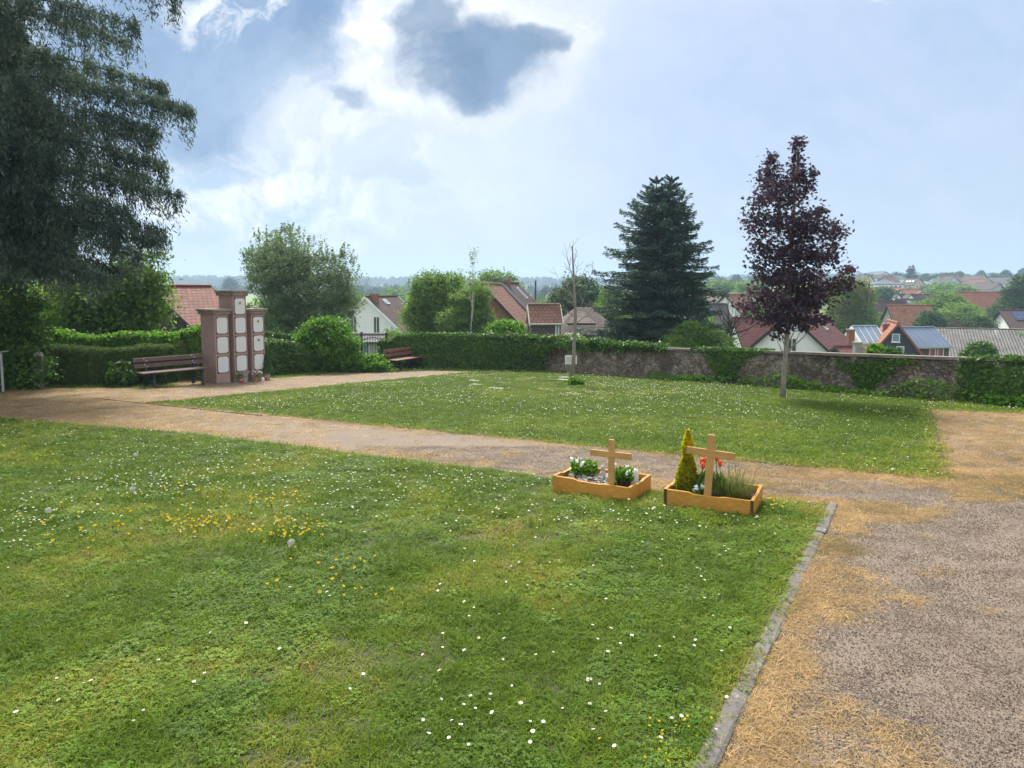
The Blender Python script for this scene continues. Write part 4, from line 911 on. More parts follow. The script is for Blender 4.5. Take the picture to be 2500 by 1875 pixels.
# ------------------------------------------------------------------ grave boxes
def grave_box(corner, yaw, L, W, H, label, endposts):
    """corner = front right lower corner; local x runs left to right along the front, local y to the back"""
    root = empty('grave_border', (corner[0], corner[1], gz(*corner)), yaw, label, 'grave border', 'wooden grave borders'); th = .025
    def board(ax, L_, name, mat):
        # profile with raised ends and a shallow dip, extruded by th
        prof = [(0, 0), (0, H), (.26 * L_, H), (.33 * L_, H - .013), (.62 * L_, H - .013), (.69 * L_, H - .004), (L_, H - .004), (L_, 0)]
        mb = MB(); a = [ax(s, 0, z - .02 if z == 0 else z) for s, z in prof]; b_ = [ax(s, th, z - .02 if z == 0 else z) for s, z in prof]; mb.poly(a); mb.poly(b_[::-1]); n = len(a)
        for i in range(n): mb.poly([a[i], b_[i], b_[(i + 1) % n], a[(i + 1) % n]])
        return mb.build(name, mat, root)
    board(lambda s, t, z: (-L + s, t, z), L, 'front_board', M['boxwood']); board(lambda s, t, z: (-L + s, W - t, z), L, 'back_board', M['boxwood'])
    board(lambda s, t, z: (-t + .0262, s, z + .004), W, 'side_board', M['boxwood']); board(lambda s, t, z: (-L + t - .0262, s, z + .004), W, 'side_board', M['boxwood'])
    if endposts:
        mb = MB(); mb.box(.0005, .0272, -.003, .0, -.02, H, 0); mb.build('end_grain', M['boxend'], root); mb = MB(); mb.box(-L - .027, -L - .0005, -.003, .0, -.02, H, 0); mb.build('end_grain', M['boxend'], root)
    mb = MB(); nx, ny = 14, 10
    for i in range(nx):
        for j in range(ny):
            c = []
            for (a, b_) in ((i, j), (i + 1, j), (i + 1, j + 1), (i, j + 1)):
                x = -L + .026 + (L - .052) * a / nx; y = .026 + (W - .052) * b_ / ny; c.append((x, y, .075 + .025 * float(vnoise(x, y, 14))))
            mb.poly(c)
    mb.build('soil', M['soil'], root); return root
def lw(corner, yaw, x, y, z=0): return (corner[0] + math.cos(yaw) * x - math.sin(yaw) * y, corner[1] + math.sin(yaw) * x + math.cos(yaw) * y, gz(*corner) + z)
def cross(corner, yaw, x, y, z0, top, arm_z, span, w, label, lean=0, tilt=0):
    root = empty('wooden_cross', lw(corner, yaw, x, y, 0), yaw, label, 'cross', 'wooden grave crosses'); root.rotation_euler = (0, lean, yaw); t = .022
    mb = MB(); mb.box(-w / 2, w / 2, 0, t, z0, top, 0, .0025); mb.build('post', M['crosswood'], root); mb = MB(); mb.box(-span / 2, span / 2, -.0032, t - .006, arm_z - w / 2, arm_z + w / 2, 0, .0025); o = mb.build('arm', M['crosswood'], root); o.rotation_euler = (0, tilt, 0)
    return root
c1 = gnd(1532, 1227); y1 = R(-31.5); grave_box(c1, y1, .74, .53, .138, 'honey-coloured wooden grave border, left one of the pair, with grey driftwood chips', False)
cross(c1, y1, -.74 + .56, .032, .03, .55, .41, .405, .058, 'pale wooden cross in the left grave border', 0, R(-1))
c2 = gnd(1831, 1264); y2 = R(-27.5); grave_box(c2, y2, .70, .53, .145, 'honey-coloured wooden grave border, right one of the pair, nearest the kerb', True)
cross(c2, y2, -.70 + .335, .032, .03, .66, .50, .405, .062, 'larger wooden cross leaning slightly right in the right grave border', R(2.5), R(0))
def white_plant(p, r, h, label, nl=260, nf=14):
    root = empty('flowering_plant', p, 0, label, 'flowers', 'white flowering plants in the left grave border'); a = rng.random(nl) * 6.28; q = rng.random(nl)
    C = np.stack([np.cos(a) * r * q ** .6, np.sin(a) * r * q ** .6, h * (.25 + .7 * rng.random(nl))], 1); T = np.stack([np.cos(a) * .7, np.sin(a) * .7, 1 + 0 * a], 1) + rng.normal(size=(nl, 3)) * .3
    leaf_obj('foliage', C, rdir(nl, .3), T, .065, M['l_shrub'], root, .4)
    a = rng.random(nf) * 6.28; q = rng.random(nf) ** .5; C = np.stack([np.cos(a) * r * q, np.sin(a) * r * q, h * (.72 + .4 * rng.random(nf))], 1); C = np.repeat(C, 5, 0); d = rdir(nf * 5, .2); C += d * .012
    leaf_obj('blossoms', C, rdir(nf * 5, .6) - np.array([0, .5, 0]), d, .036, M['petal'], root, .85); return root
def inbox(u, v, corner, zsoil=.085):   # point at soil level inside a box seen at u,v
    d = rayd(u, v); t = -(EYE - zsoil) / (d[2] + S * d[1]); return (d[0] * t, d[1] * t, EYE + d[2] * t)
pA = lw(c1, y1, -.58, .30, .085); white_plant(pA, .125, .155, 'white pansies with fresh leaves at the left end of the left grave border', 420, 16)
pB = lw(c1, y1, -.11, .17, .085); white_plant(pB, .085, .18, 'white pansies in a dark pot right of the left cross', 220, 10)
mb = MB(); mb.lathe([(.055, -.02), (.075, .06), (.08, .062), (.08, .07), (.07, .07), (.004, .06)], 14); set_props(mb.build('flower_pot', M['soil'], None, (pB[0], pB[1], pB[2] + .005)), 'low dark pot holding the white pansies right of the left cross', 'plant pot')
# driftwood chips: many loose pieces, too many to tell apart
rr = random.Random(8); mb = MB()
for k in range(230):
    x = rr.uniform(-.66, -.20); y = rr.uniform(.04, .26); p = lw(c1, y1, x, y, rr.uniform(.095, .135)); a = rr.uniform(0, 3.14); l = rr.uniform(.02, .055); t = rr.uniform(-.2, .2)
    d = Vector((math.cos(a), math.sin(a), t)) * l; mb.tube([Vector(p) - d * .5, Vector(p), Vector(p) + d * .5], [rr.uniform(.003, .006)] * 3, 5)
set_props(mb.build('driftwood_chips', M['driftwood']), 'silver-grey driftwood chips covering the soil of the left grave border', 'driftwood', None, 'stuff')
p = lw(c1, y1, -.36, .26, .12); mb = MB(); mb.lathe([(.03, -.02), (.035, .02), (.026, .05), (.014, .07)], 10); mb.lathe([(.004, .06), (.02, .075), (.022, .095), (.012, .115), (.002, .118)], 10); mb.tube([(.02, 0, .03), (.035, -.02, .045)], [.01, .006], 6); mb.tube([(-.02, 0, .03), (-.03, -.02, .045)], [.01, .006], 6)
set_props(mb.build('angel_figure', M['driftwood'], None, p, True), 'tiny grey stone angel figure behind the driftwood chips', 'figure')
p = lw(c1, y1, -.27, .23, .12); mb = MB(); mb.lathe([(.02, -.02), (.045, 0), (.05, .03), (.03, .055), (.003, .06)], 9); set_props(mb.build('pale_stone', M['sandstone'], None, p), 'rounded cream stone left of the left cross', 'stone')
p = lw(c1, y1, -.045, .30, .10); mb = MB(); mb.box(-.025, .025, -.025, .025, 0, .11, 0, .004); mb.lathe([(.03, .11), (.02, .13), (.003, .14)], 8); set_props(mb.build('lantern', M['whitepaint'], None, p), 'small white lantern behind the pansies at the right of the left grave border', 'lantern')

# golden thuja
p = lw(c2, y2, -.70 + .12, .22, .08); root = empty('golden_conifer', p, 0, 'slim golden yellow conifer at the left of the right grave border', 'conifer')
n = 5200; t = rng.random(n) ** 1.15; a = rng.random(n) * 6.28; prof = np.interp(t, [0, .06, .25, .5, .62, .75, .88, 1], [.07, .105, .10, .055, .036, .048, .03, .004]); rad = prof * (.45 + .6 * rng.random(n) ** .5) * (.85 + .3 * vnoise(a * 2, t * 9))
C = np.stack([np.cos(a) * rad, np.sin(a) * rad, t * .565], 1); T = np.stack([np.cos(a) * .55, np.sin(a) * .55, 1 + 0 * a], 1) + rng.normal(size=(n, 3)) * .35
leaf_obj('crown', C, rdir(n), T, .032, M['l_thuja'], root, .38); mb = MB(); mb.tube([(0, 0, -.05), (0, 0, .5)], [.010, .004], 6); mb.build('trunk', M['bark'], root)
# tulips
rr = random.Random(2)
for k, (dx, dy, hz, lb) in enumerate(((-.07, .0, .27, 'orange-red tulip leftmost behind the right cross'), (-.045, .03, .33, 'orange-red tulip tallest of the left cluster behind the right cross'), (-.03, -.02, .29, 'orange-red tulip close to the left edge of the cross post'), (-.055, -.03, .24, 'low orange-red tulip below the left cluster'), (.05, .02, .31, 'orange-red tulip just right of the cross post'), (.085, .0, .27, 'orange-red tulip rightmost behind the right cross'), (.01, .05, .34, 'orange-red tulip hidden behind the cross post'))):
    q = lw(c2, y2, -.70 + .335 + dx - .01, .20 + dy, .08); root = empty('tulip', q, 0, lb, 'tulip', 'tulips in the right grave border')
    mb = MB(); mb.tube([(0, 0, -.02), (rr.uniform(-.01, .01), 0, hz * .5), (0, 0, hz)], [.004, .0035, .003], 6); mb.build('stem', M['l_shrub'], root)
    mb = MB(); mb.lathe([(.004, hz - .002), (.017, hz + .012), (.021, hz + .032), (.017, hz + .052), (.010, hz + .060)], 10); mb.build('blossom', M['tulip'], root, smooth=True)
    n = 7; a = rng.random(n) * 6.28; C = np.stack([np.cos(a) * .03, np.sin(a) * .03, .09 + .05 * rng.random(n)], 1); T = np.stack([np.cos(a) * .35, np.sin(a) * .35, 1 + 0 * a], 1); leaf_obj('leaves', C, np.stack([np.cos(a), np.sin(a), .3 + 0 * a], 1), T, .21, M['l_ivy'], root, .16)
# ornamental grass
q = lw(c2, y2, -.17, .22, .07); me = tuft_mesh('blades', 700, .13, .26, .004, .7, 4); root = empty('ornamental_grass', q, 0, 'tuft of brownish ornamental grass at the right of the right grave border', 'ornamental grass')
M['sedge'] = leafmat('sedge_blade', ((.06, .10, .02), (.14, .16, .04), (.30, .24, .09)), .3, .6, 8); link('blades', me, M['sedge'], root)
me = tuft_mesh('seed_heads', 60, .15, .40, .006, .5, 5); link('seed_heads', me, M['g_straw'], root); 
q = lw(c2, y2, -.44, .13, .08); white_plant(q, .07, .09, 'tiny white flowers between the golden conifer and the right cross', 130, 6)['group'] = 'small plants in the right grave border'
px = lw(c2, y2, -.36, .2, .07); 

# ------------------------------------------------------------------ lawn trees
def maple():
    g = gnd(1910, 972); base = (g[0], g[1], gz(*g)); Y = float(g[1]); o0 = np.array(base); root = empty('maple_tree', base, 0, 'young purple-leaved maple standing on the far lawn in front of the wall', 'tree')
    def L_(u, v, dy=0): q = np.array(at(u, v, Y + dy)) - o0; q[1] = dy; return q
    mb = MB(); mb.tube([(0, 0, -.2), tuple(L_(1915, 900)), tuple(L_(1922, 820)), tuple(L_(1930, 650)), tuple(L_(1940, 480)), tuple(L_(1946, 370))], [.075, .054, .050, .040, .026, .010], 10)
    # clumps (u, v, ru, rv, weight) read off the crown outline
    bl = [(1946, 352, 16, 18, 1), (1950, 385, 14, 26, 1.2), (1891, 385, 14, 20, 1), (1890, 420, 30, 30, 2.5), (1950, 430, 24, 30, 2.5), (1918, 445, 40, 25, 2.5), (1975, 455, 20, 22, 1), (1985, 425, 8, 10, .3), (1870, 480, 36, 30, 3), (1935, 480, 40, 30, 4), (1975, 525, 28, 22, 1.8), (1850, 540, 30, 40, 3), (1900, 545, 45, 40, 5), (1960, 560, 45, 30, 4), (2008, 520, 16, 25, .9), (2015, 570, 35, 30, 2.6), (2038, 600, 20, 25, 1), (1855, 600, 26, 30, 1.8), (1900, 620, 50, 35, 5), (1960, 625, 50, 32, 5), (2020, 630, 30, 22, 1.6), (1850, 650, 22, 20, .8), (1890, 675, 50, 32, 4.5), (1950, 690, 50, 35, 5.5), (1990, 665, 30, 20, 1.2), (1865, 720, 40, 28, 3), (1920, 745, 55, 30, 5), (1975, 730, 45, 30, 4), (1845, 755, 34, 22, 2.2), (1890, 780, 45, 20, 2.6), (1950, 780, 45, 20, 2.6), (2000, 780, 20, 16, .8), (2020, 705, 35, 26, 1.8), (2048, 690, 30, 26, 1.8), (2070, 660, 18, 16, .7), (2090, 655, 12, 10, .35), (1905, 805, 20, 14, .7), (1895, 825, 12, 10, .3), (1960, 800, 18, 12, .5), (1940, 590, 40, 60, 3)]
    P = []; Cc = []
    for (u, v, ru, rv, w) in bl:
        n = int(w * 128); r_ = ru * Y / F; q = rng.normal(size=(n, 3)) * .46; c = L_(u, v); dep = min(r_ * 1.5, .55)
        P.append(np.stack([c[0] + q[:, 0] * r_, q[:, 1] * dep * 1.3 + rng.uniform(-.25, .25), c[2] + q[:, 2] * rv * Y / F], 1)); Cc.append(c)
    P = np.concatenate(P); n = len(P)
    for c in Cc:
        zt = max(.9, c[2] - .35 * np.hypot(c[0], 0) - .45); f = min(1, zt / 5.4); s = np.array([.02 + .30 * f * .8, 0, zt]); mb.tube([tuple(s), tuple((s + c) / 2 + np.array([0, 0, -.04])), tuple(c)], [.02 * (1.2 - f), .012 * (1.2 - f), .003], 5, 0, False)
    mb.build('trunk', M['bark_pale'], root, smooth=True)
    N_ = unit(rng.normal(size=(n, 3)) * .55 + np.array([0, -.35, .8])); T = unit(rng.normal(size=(n, 3)) + np.array([0, 0, -.7]))
    leaf_obj('crown', P, N_, T, rng.uniform(.06, .115, n), M['l_maple'], root, shape='maple')
maple()
def dead_tree():
    g = gnd(1399, 936); base = (g[0], g[1], gz(*g)); Y = float(g[1]); o0 = np.array(base); root = empty('bare_tree', base, 0, 'slim leafless dead tree with a supporting stake on the far lawn', 'tree')
    def L_(u, v, dy=0): q = np.array(at(u, v, Y)) - o0; return (q[0], dy, q[2])
    mb = MB(); mb.tube([(0, 0, -.2), L_(1401, 860), L_(1405, 770), L_(1403, 720), L_(1400, 660), L_(1397, 600)], [.062, .050, .045, .036, .028, .018], 9); mb.build('trunk', M['bark_dead'], root, smooth=True)
    rr = random.Random(12); mb = MB()
    def br(a, b2, r, lvl=0, dy=0.0):
        a = Vector(a); b2 = Vector(b2); k = (b2 - a).length; mid = a.lerp(b2, .5) + Vector((0, 0, -.08 * k)); mb.tube([a, mid, b2], [r, r * .65, r * .25], 5, 0, False)
        if lvl < 2:
            for q in range(3 if lvl == 0 else 2):
                f = rr.uniform(.35, .95); s = a.lerp(mid, f * 2) if f < .5 else mid.lerp(b2, f * 2 - 1); d = (b2 - a).normalized(); ang = rr.choice([-1, 1]) * rr.uniform(.35, .75)
                dd = Vector((d.x * math.cos(ang) - d.z * math.sin(ang), d.y + rr.uniform(-.5, .5), d.x * math.sin(ang) + d.z * math.cos(ang))).normalized(); br(s, s + dd * k * rr.uniform(.2, .45), r * .5, lvl + 1)
    for (u0, v0, u1, v1, dy) in ((1402, 690, 1378, 590, .1), (1401, 680, 1383, 632, -.2), (1403, 735, 1350, 650, .3), (1403, 740, 1345, 705, -.3), (1404, 700, 1437, 640, .2), (1404, 720, 1450, 655, -.3), (1403, 680, 1416, 632, .3), (1404, 760, 1450, 735, .1), (1405, 775, 1342, 720, .3), (1404, 745, 1370, 720, -.4), (1398, 640, 1399, 585, 0), (1404, 700, 1425, 670, .4), (1402, 665, 1380, 650, .3), (1402, 640, 1408, 610, -.1), (1406, 790, 1452, 740, -.3), (1405, 780, 1438, 700, .4), (1404, 730, 1380, 680, .5), (1405, 770, 1370, 745, -.1)):
        br(L_(u0, v0), L_(u1, v1, dy), .012)
    mb.build('branches', M['bark_dead'], root)
    g2 = gnd(1392, 934); mb = MB(); q = Vector((g2[0] - g[0], g2[1] - g[1] - .02, gz(*g2) - gz(*g))); mb.tube([q + Vector((0, 0, -.2)), q + Vector((0.01, 0, .55))], .032, 8)
    o = mb.build('stake', M['bark_dead'], root)
    # sign on the stake
    p = at(1394, 878.5, float(g2[1]) - .07); s = empty('information_sign', tuple(p), 0, 'small white information sign fixed to the stake of the dead tree', 'sign'); mb = MB(); mb.box(-.165, .165, 0, .008, -.125, .125, 0, .002); mb.build('board', M['whitepaint'], s)
    mb = MB()
    for i, z in enumerate((.055, .02, .0, -.02, -.04, -.06, -.085)):
        wv = (.24, .25, .22, .25, .18, .23, .10)[i]; hz = .012 if i == 0 else .005
        x = -.13
        while x < -.13 + wv:
            l = rr.uniform(.012, .04); mb.box(x, min(x + l, -.13 + wv), -.0035, -.0005, z - hz / 2, z + hz / 2); x += l + .008
    mb.build('lettering', M['slateplate'], s); mb = MB(); mb.lathe([(.001, 0), (.012, .001), (.012, .003), (.001, .004)], 10); e = mb.build('emblem', M['slateplate'], s, (.135, -.001, .09)); e.rotation_euler = (R(90), 0, 0)
dead_tree()
px_bush('grass_tuft', 1402, 925, 940, 42, 'taller green tuft of grass round the foot of the dead tree', 'l_shrub', n=1400, leaf=.09, cr=.06, cat='grass tuft')

# flat grave plaques in the far lawn
for i, (u, v, lab) in enumerate(((1158, 930, 'leftmost flat grave slab sunk in the far lawn'), (1166, 940, 'flat grave slab just below the leftmost slab'), (1230, 936, 'flat grave slab in the far lawn, third from the left'), (1212, 949, 'pale flat grave slab in the middle of the far lawn'), (1330, 951, 'brownish flat grave slab left of the dead tree'), (1383, 922, 'flat grave slab directly left of the dead tree'), (1378, 928, 'flat grave slab just below the slab by the dead tree'), (1470, 939, 'flat grave slab right of the dead tree'), (1450, 958, 'flat grave slab below right of the dead tree'), (1400, 962, 'flat grave slab nearest the camera below the dead tree'))):
    g = gnd(u, v); mb = MB(); mb.box(-.19, .19, -.13, .13, -.03, .020, 0, .004); o = mb.build('grave_slab', M['driftwood' if i in (0, 1, 3, 5, 6) else 'coping'], None, (g[0], g[1], gz(*g))); o.rotation_euler = (-S * .85, 0, R(-31)); set_props(o, lab, 'grave slab', 'flat grave slabs in the far lawn')
# ------------------------------------------------------------------ iron gate
gl_, gr_ = Vector((-5.85, 27.0, 0)), Vector((-4.85, 26.5, 0))
gate = empty('iron_gate', (gl_.x, gl_.y, gz(gl_.x, gl_.y)), math.atan2(gr_.y - gl_.y, gr_.x - gl_.x), 'black wrought iron gate with an arched top rail between the shrub and the ivy wall', 'gate')
gw = (gr_ - gl_).length; mb = MB()
for i in range(10):
    x = gw * i / 9; mb.tube([(x, 0, .05), (x, 0, 1.12 + .13 * math.sin(math.pi * i / 9))], .010, 5)
mb.build('bars', M['iron'], gate); mb = MB(); mb.tube([(gw * i / 10, 0, 1.02 + .13 * math.sin(math.pi * i / 10)) for i in range(11)], .016, 6); mb.tube([(0, 0, .52), (gw, 0, .52)], .014, 6); mb.tube([(0, 0, .10), (gw, 0, .10)], .014, 6); mb.build('rail', M['iron'], gate)
for x in (-.04, gw + .04): mb = MB(); mb.box(x - .03, x + .03, -.03, .03, -.1, 1.35); mb.build('post', M['iron'], gate)

# ------------------------------------------------------------------ houses
def window(mb_frame, mb_pane, P, ux, uz, nv, w, h, cross=True):
    """P lower left corner on the wall, ux/uz unit vectors in the wall, nv outward"""
    fr = .07
    def bx(mb, a0, a1, c0, c1, d0, d1, m=0):
        pts = []
        for d in (d0, d1):
            for a, c in ((a0, c0), (a1, c0), (a1, c1), (a0, c1)): pts.append(tuple(P + ux * a + uz * c + nv * d))
        mb.hexa(pts, m)
    bx(mb_pane, fr * .5, w - fr * .5, fr * .5, h - fr * .5, -.02, .035)
    for a0, a1, c0, c1 in ((0, fr, 0, h), (w - fr, w, 0, h), (fr, w - fr, 0, fr), (fr, w - fr, h - fr, h)): bx(mb_frame, a0, a1, c0, c1, .0, .06)
    if cross: bx(mb_frame, w / 2 - .03, w / 2 + .03, fr, h - fr, .03, .055)
    bx(mb_frame, -.06, w + .06, -.06, -.002, 0, .12)
def gable(name, label, u, v, D, b, hw, rh, L, wall, roof, over=.35, wins=(), chim=(), sky=(), trim='darkwood', cat='house', group='village houses', base=None, solar=None, bars=None):
    """front gable peak shows at (u, v) at depth D; b turns the house clockwise seen from above"""
    p = at(u, v, D); zb = float(terrain(p.x, p.y)) - 1.2 if base is None else base; hz = p.z - zb; ez = hz - rh
    root = empty(name, (p.x, p.y, zb), -R(b), label, cat, group); mb = MB()
    ez = max(ez, .3); x0, x1 = -hw, hw
    A = [(x0, 0, 0), (x1, 0, 0), (x1, 0, ez), (0, 0, hz - .12), (x0, 0, ez)]; B = [(x, L, z) for x, y, z in A]
    mb.poly(A, 0, [(q[0], q[2]) for q in A]); mb.poly(B[::-1], 0, [(q[0], q[2]) for q in B[::-1]])
    for i, j in ((1, 2), (4, 0)): mb.poly([A[i], B[i], B[j], A[j]], 0, [(0, A[i][2]), (L, A[i][2]), (L, A[j][2]), (0, A[j][2])])
    wl = mb.build('wall', M[wall], root)
    mb = MB(); sl = math.hypot(hw, rh); ox = hw / sl; oz = rh / sl; ov = .35; th = .16
    for sg in (-1, 1):
        t = Vector((0, -over, hz)); t2 = Vector((0, L + over, hz)); dn = Vector((sg * ox, 0, -oz)) * (sl + ov); nrm = Vector((sg * oz, 0, ox)) * th
        top = [t, t2, t2 + dn, t + dn]; low = [q - nrm for q in top]; uvs = [(0, sl + ov), (L + 2 * over, sl + ov), (L + 2 * over, 0), (0, 0)]
        if sg == 1: mb.poly([top[3], top[2], top[1], top[0]], 0, [uvs[3], uvs[2], uvs[1], uvs[0]]); mb.poly(low, 1)
        else: mb.poly(top, 0, uvs); mb.poly(low[::-1], 1)
        for i in range(4):
            if i == 0: continue
            j = (i + 1) % 4; mb.poly([top[i], low[i], low[j], top[j]], 1)
        # barge boards
        for yy in (-over - .03, L + over + .03):
            c = [Vector((0, yy, hz + .02)), Vector((sg * ox, 0, -oz)) * (sl + ov) + Vector((0, yy, hz + .02))]; dz = Vector((0, 0, -.24)); q = Vector((0, .03, 0))
            mb.hexa([tuple(k) for k in (c[0] + dz - q, c[1] + dz - q, c[1] + dz + q, c[0] + dz + q, c[0] - q, c[1] - q, c[1] + q, c[0] + q)], 1)
    # ridge tiles
    n = max(3, int((L + 2 * over) / .4))
    mb.tube([(0, -over + (L + 2 * over) * i / n, hz + .02) for i in range(n + 1)], .10, 6, 2)
    rf = mb.build('roof', [M[roof], M[trim], M[roof]], root)
    if D < 130 and roof not in ('paleglass', 'corrugated'):
        for sg in (-1, 1):
            e = Vector((sg * ox, 0, -oz)) * (sl + ov + .04) + Vector((0, 0, hz - .05)); mb = MB(); mb.tube([e + Vector((0, -over, 0)), e + Vector((0, L + over, 0))], .065, 6); mb.build('gutter', M['greypot'], rf)
    for (side, a, z, w, h, kind) in wins:   # z: bottom, relative to the eaves
        if side == 'F': P = Vector((a - w / 2, 0, ez + z)); ux = Vector((1, 0, 0)); nv = Vector((0, -1, 0))
        elif side == 'R': P = Vector((hw, a - w / 2, ez + z)); ux = Vector((0, 1, 0)); nv = Vector((1, 0, 0))
        else: P = Vector((-hw, a + w / 2, ez + z)); ux = Vector((0, -1, 0)); nv = Vector((-1, 0, 0))
        f = MB(); g = MB(); window(f, g, P, ux, Vector((0, 0, 1)), nv, w, h, w > .7); fo = f.build('window', M['whitepaint'], root); g.build('pane', M[kind], fo)
    for (x, y, w, d, h) in chim:
        zz = hz - rh * abs(x) / hw; mb = MB(); mb.box(x - w / 2, x + w / 2, y - d / 2, y + d / 2, zz - .8, zz + h, 0); mb.box(x - w / 2 - .04, x + w / 2 + .04, y - d / 2 - .04, y + d / 2 + .04, zz + h, zz + h + .09, 1); mb.tube([(x, y, zz + h + .09), (x, y, zz + h + .3)], .09, 8, 1); mb.build('chimney', [M['chimney'], M['asph']], rf)
    for (sg, y, s0, w, l) in sky:
        t = Vector((0, y, hz)) + Vector((sg * ox, 0, -oz)) * (s0 * sl); dn = Vector((sg * ox, 0, -oz)) * l; nrm = Vector((sg * oz, 0, ox)); yv = Vector((0, w, 0)); mb = MB()
        c = [t, t + yv, t + yv + dn, t + dn]; mb.hexa([tuple(q + nrm * .0) for q in c] + [tuple(q + nrm * .10) for q in c]); so = mb.build('skylight', M['whitepaint'], rf)
        c = [t + yv * .14 + dn * .1, t + yv * .86 + dn * .1, t + yv * .86 + dn * .9, t + yv * .14 + dn * .9]; mb = MB(); mb.hexa([tuple(q + nrm * .101) for q in c] + [tuple(q + nrm * .115) for q in c]); mb.build('pane', M['paleglass'], so)
    if bars:
        nb, rr_ = bars
        for i in range(nb + 1):
            y = -over + .04 + (L + 2 * over - .08) * i / nb; a = Vector((0, y, hz)); e = a + Vector((ox, 0, -oz)) * (sl + ov); nrm = Vector((oz, 0, ox)) * .02; mb = MB(); mb.tube([a + nrm, e + nrm], rr_, 4); mb.build('glazing_bar' if roof == 'paleglass' else 'standing_seam', M['whitepaint' if roof == 'paleglass' else 'seam'], rf)
        for t_ in (0, 1):
            c_ = Vector((ox, 0, -oz)) * (sl + ov) * t_ + Vector((oz, 0, ox)) * .03; mb = MB(); mb.tube([Vector((0, -over, hz)) + c_, Vector((0, L + over, hz)) + c_], rr_ * 1.3, 4); mb.build('glazing_bar' if roof == 'paleglass' else 'flashing', M['whitepaint' if roof == 'paleglass' else 'seam'], rf)
    if solar:
        sg, ya, yb, s0, s1 = solar; nrm = Vector((sg * oz, 0, ox)); c = [Vector((0, yq, hz)) + Vector((sg * ox, 0, -oz)) * sq * sl for yq, sq in ((ya, s0), (yb, s0), (yb, s1), (ya, s1))]; mb = MB(); top = [tuple(q + nrm * .12) for q in c]
        if sg == 1: mb.poly(top[::-1], 0, [(0, 0), (yb - ya, 0), (yb - ya, (s1 - s0) * sl), (0, (s1 - s0) * sl)])
        else: mb.poly(top, 0, [(0, 0), (yb - ya, 0), (yb - ya, (s1 - s0) * sl), (0, (s1 - s0) * sl)])
        lo = [tuple(q + nrm * .06) for q in c]
        for i in range(4): mb.poly([top[i], lo[i], lo[(i + 1) % 4], top[(i + 1) % 4]], 0)
        mb.build('solar_panel', M['solar'], rf)
    return root
def hip(name, label, u, vr, ve, D, wpx, rpx, b, dep, wall, roof, wins=(), group='village houses', chim=(), base=None):
    p = at(u, vr, D); zb = float(terrain(p.x, p.y)) - 1.2 if base is None else base; hz = p.z - zb; ez = at(u, ve, D).z - zb; hw = wpx * D / F / 2; rw = rpx * D / F / 2
    root = empty(name, (p.x, p.y, zb), -R(b), label, 'house', group); ez = max(ez, .3)
    mb = MB(); mb.box(-hw + .3, hw - .3, .3 - dep / 2, dep / 2 - .3, 0, ez); mb.build('wall', M[wall], root)
    mb = MB(); E = [(-hw, -dep / 2, ez), (hw, -dep / 2, ez), (hw, dep / 2, ez), (-hw, dep / 2, ez)]; r1 = (-rw, 0, hz); r2 = (rw, 0, hz); sl = math.hypot(dep / 2, hz - ez)
    mb.poly([E[0], E[1], r2, r1], 0, [(0, 0), (2 * hw, 0), (hw + rw, sl), (hw - rw, sl)]); mb.poly([E[2], E[3], r1, r2], 0, [(0, 0), (2 * hw, 0), (hw + rw, sl), (hw - rw, sl)])
    mb.poly([E[1], E[2], r2], 0, [(0, 0), (dep, 0), (dep / 2, sl)]); mb.poly([E[3], E[0], r1], 0, [(0, 0), (dep, 0), (dep / 2, sl)])
    mb.hexa([(x, y, z - .2) for x, y, z in E] + [(x, y, z - .003) for x, y, z in E], 1); rf = mb.build('roof', [M[roof], M['darkwood']], root)
    for (x, z, w, h, kind) in wins:
        f = MB(); g = MB(); window(f, g, Vector((x - w / 2, .3 - dep / 2, ez + z)), Vector((1, 0, 0)), Vector((0, 0, 1)), Vector((0, -1, 0)), w, h); fo = f.build('window', M['whitepaint'], root); g.build('pane', M[kind], fo)
    for (x, y, w, d, h) in chim: mb = MB(); mb.box(x - w / 2, x + w / 2, y - d / 2, y + d / 2, ez, hz + h); mb.build('chimney', M['darkwood'], rf)
    return root
G = 'dark'
gable('barn', 'barn with a red diamond-tiled roof rising behind the left creeper wall', 375, 698, 36, 20, 3.9, 2.95, 3.6, 'darkwood', 'roof_barn', .3, cat='barn')
gable('house', 'white gabled house with brown tiled roof and brick chimney above the iron gate', 895, 724, 72, 20, 4.5, 3.75, 6.1, 'white', 'roof_brown', .35, wins=(('F', 1.15, -.05, .75, 1.75, 'glass'), ('F', -1.6, -.05, .75, 1.75, 'glass')), chim=((.35, .9, .75, .7, .55),), sky=((1, 2.3, .10, .7, .75), (1, 4.2, .66, .7, 1.2)), trim='whitepaint')
gable('house', 'second white gabled house just behind the brown roofed one, partly behind trees', 1018, 711, 92, 8, 4.6, 4.4, 8, 'white', 'roof_maroon', .4, wins=(('F', -.5, -.8, .9, 1.2, 'glass'),), trim='darkwood')
gable('house', 'old brick house with a long steep red tiled roof above the ivy wall', 1179, 692.5, 50, 10, 3.9, 4.1, 6.4, 'brick', 'roof_red', .3, wins=(), sky=((1, .6, .74, .6, .55),), trim='darkwood')
gable('house', 'dark tiled house with a brick chimney right behind the long red roof', 1228, 690, 57, 12, 3.6, 3.6, 6.0, 'brick', 'roof_brown', .3, chim=((.1, 1.2, .5, .5, .35),), sky=((1, 3.2, .12, .35, 1.3),), trim='seam')
gable('dormer_house', 'small red tiled house wing with a pale gable trim right of the long red roof', 1292, 744, 49, 84, .95, 1.0, 2.1, 'brownclad', 'roof_red', .1, wins=(('R', 1.85, -1.25, .28, 1.05, 'paleglass'),), trim='cream')
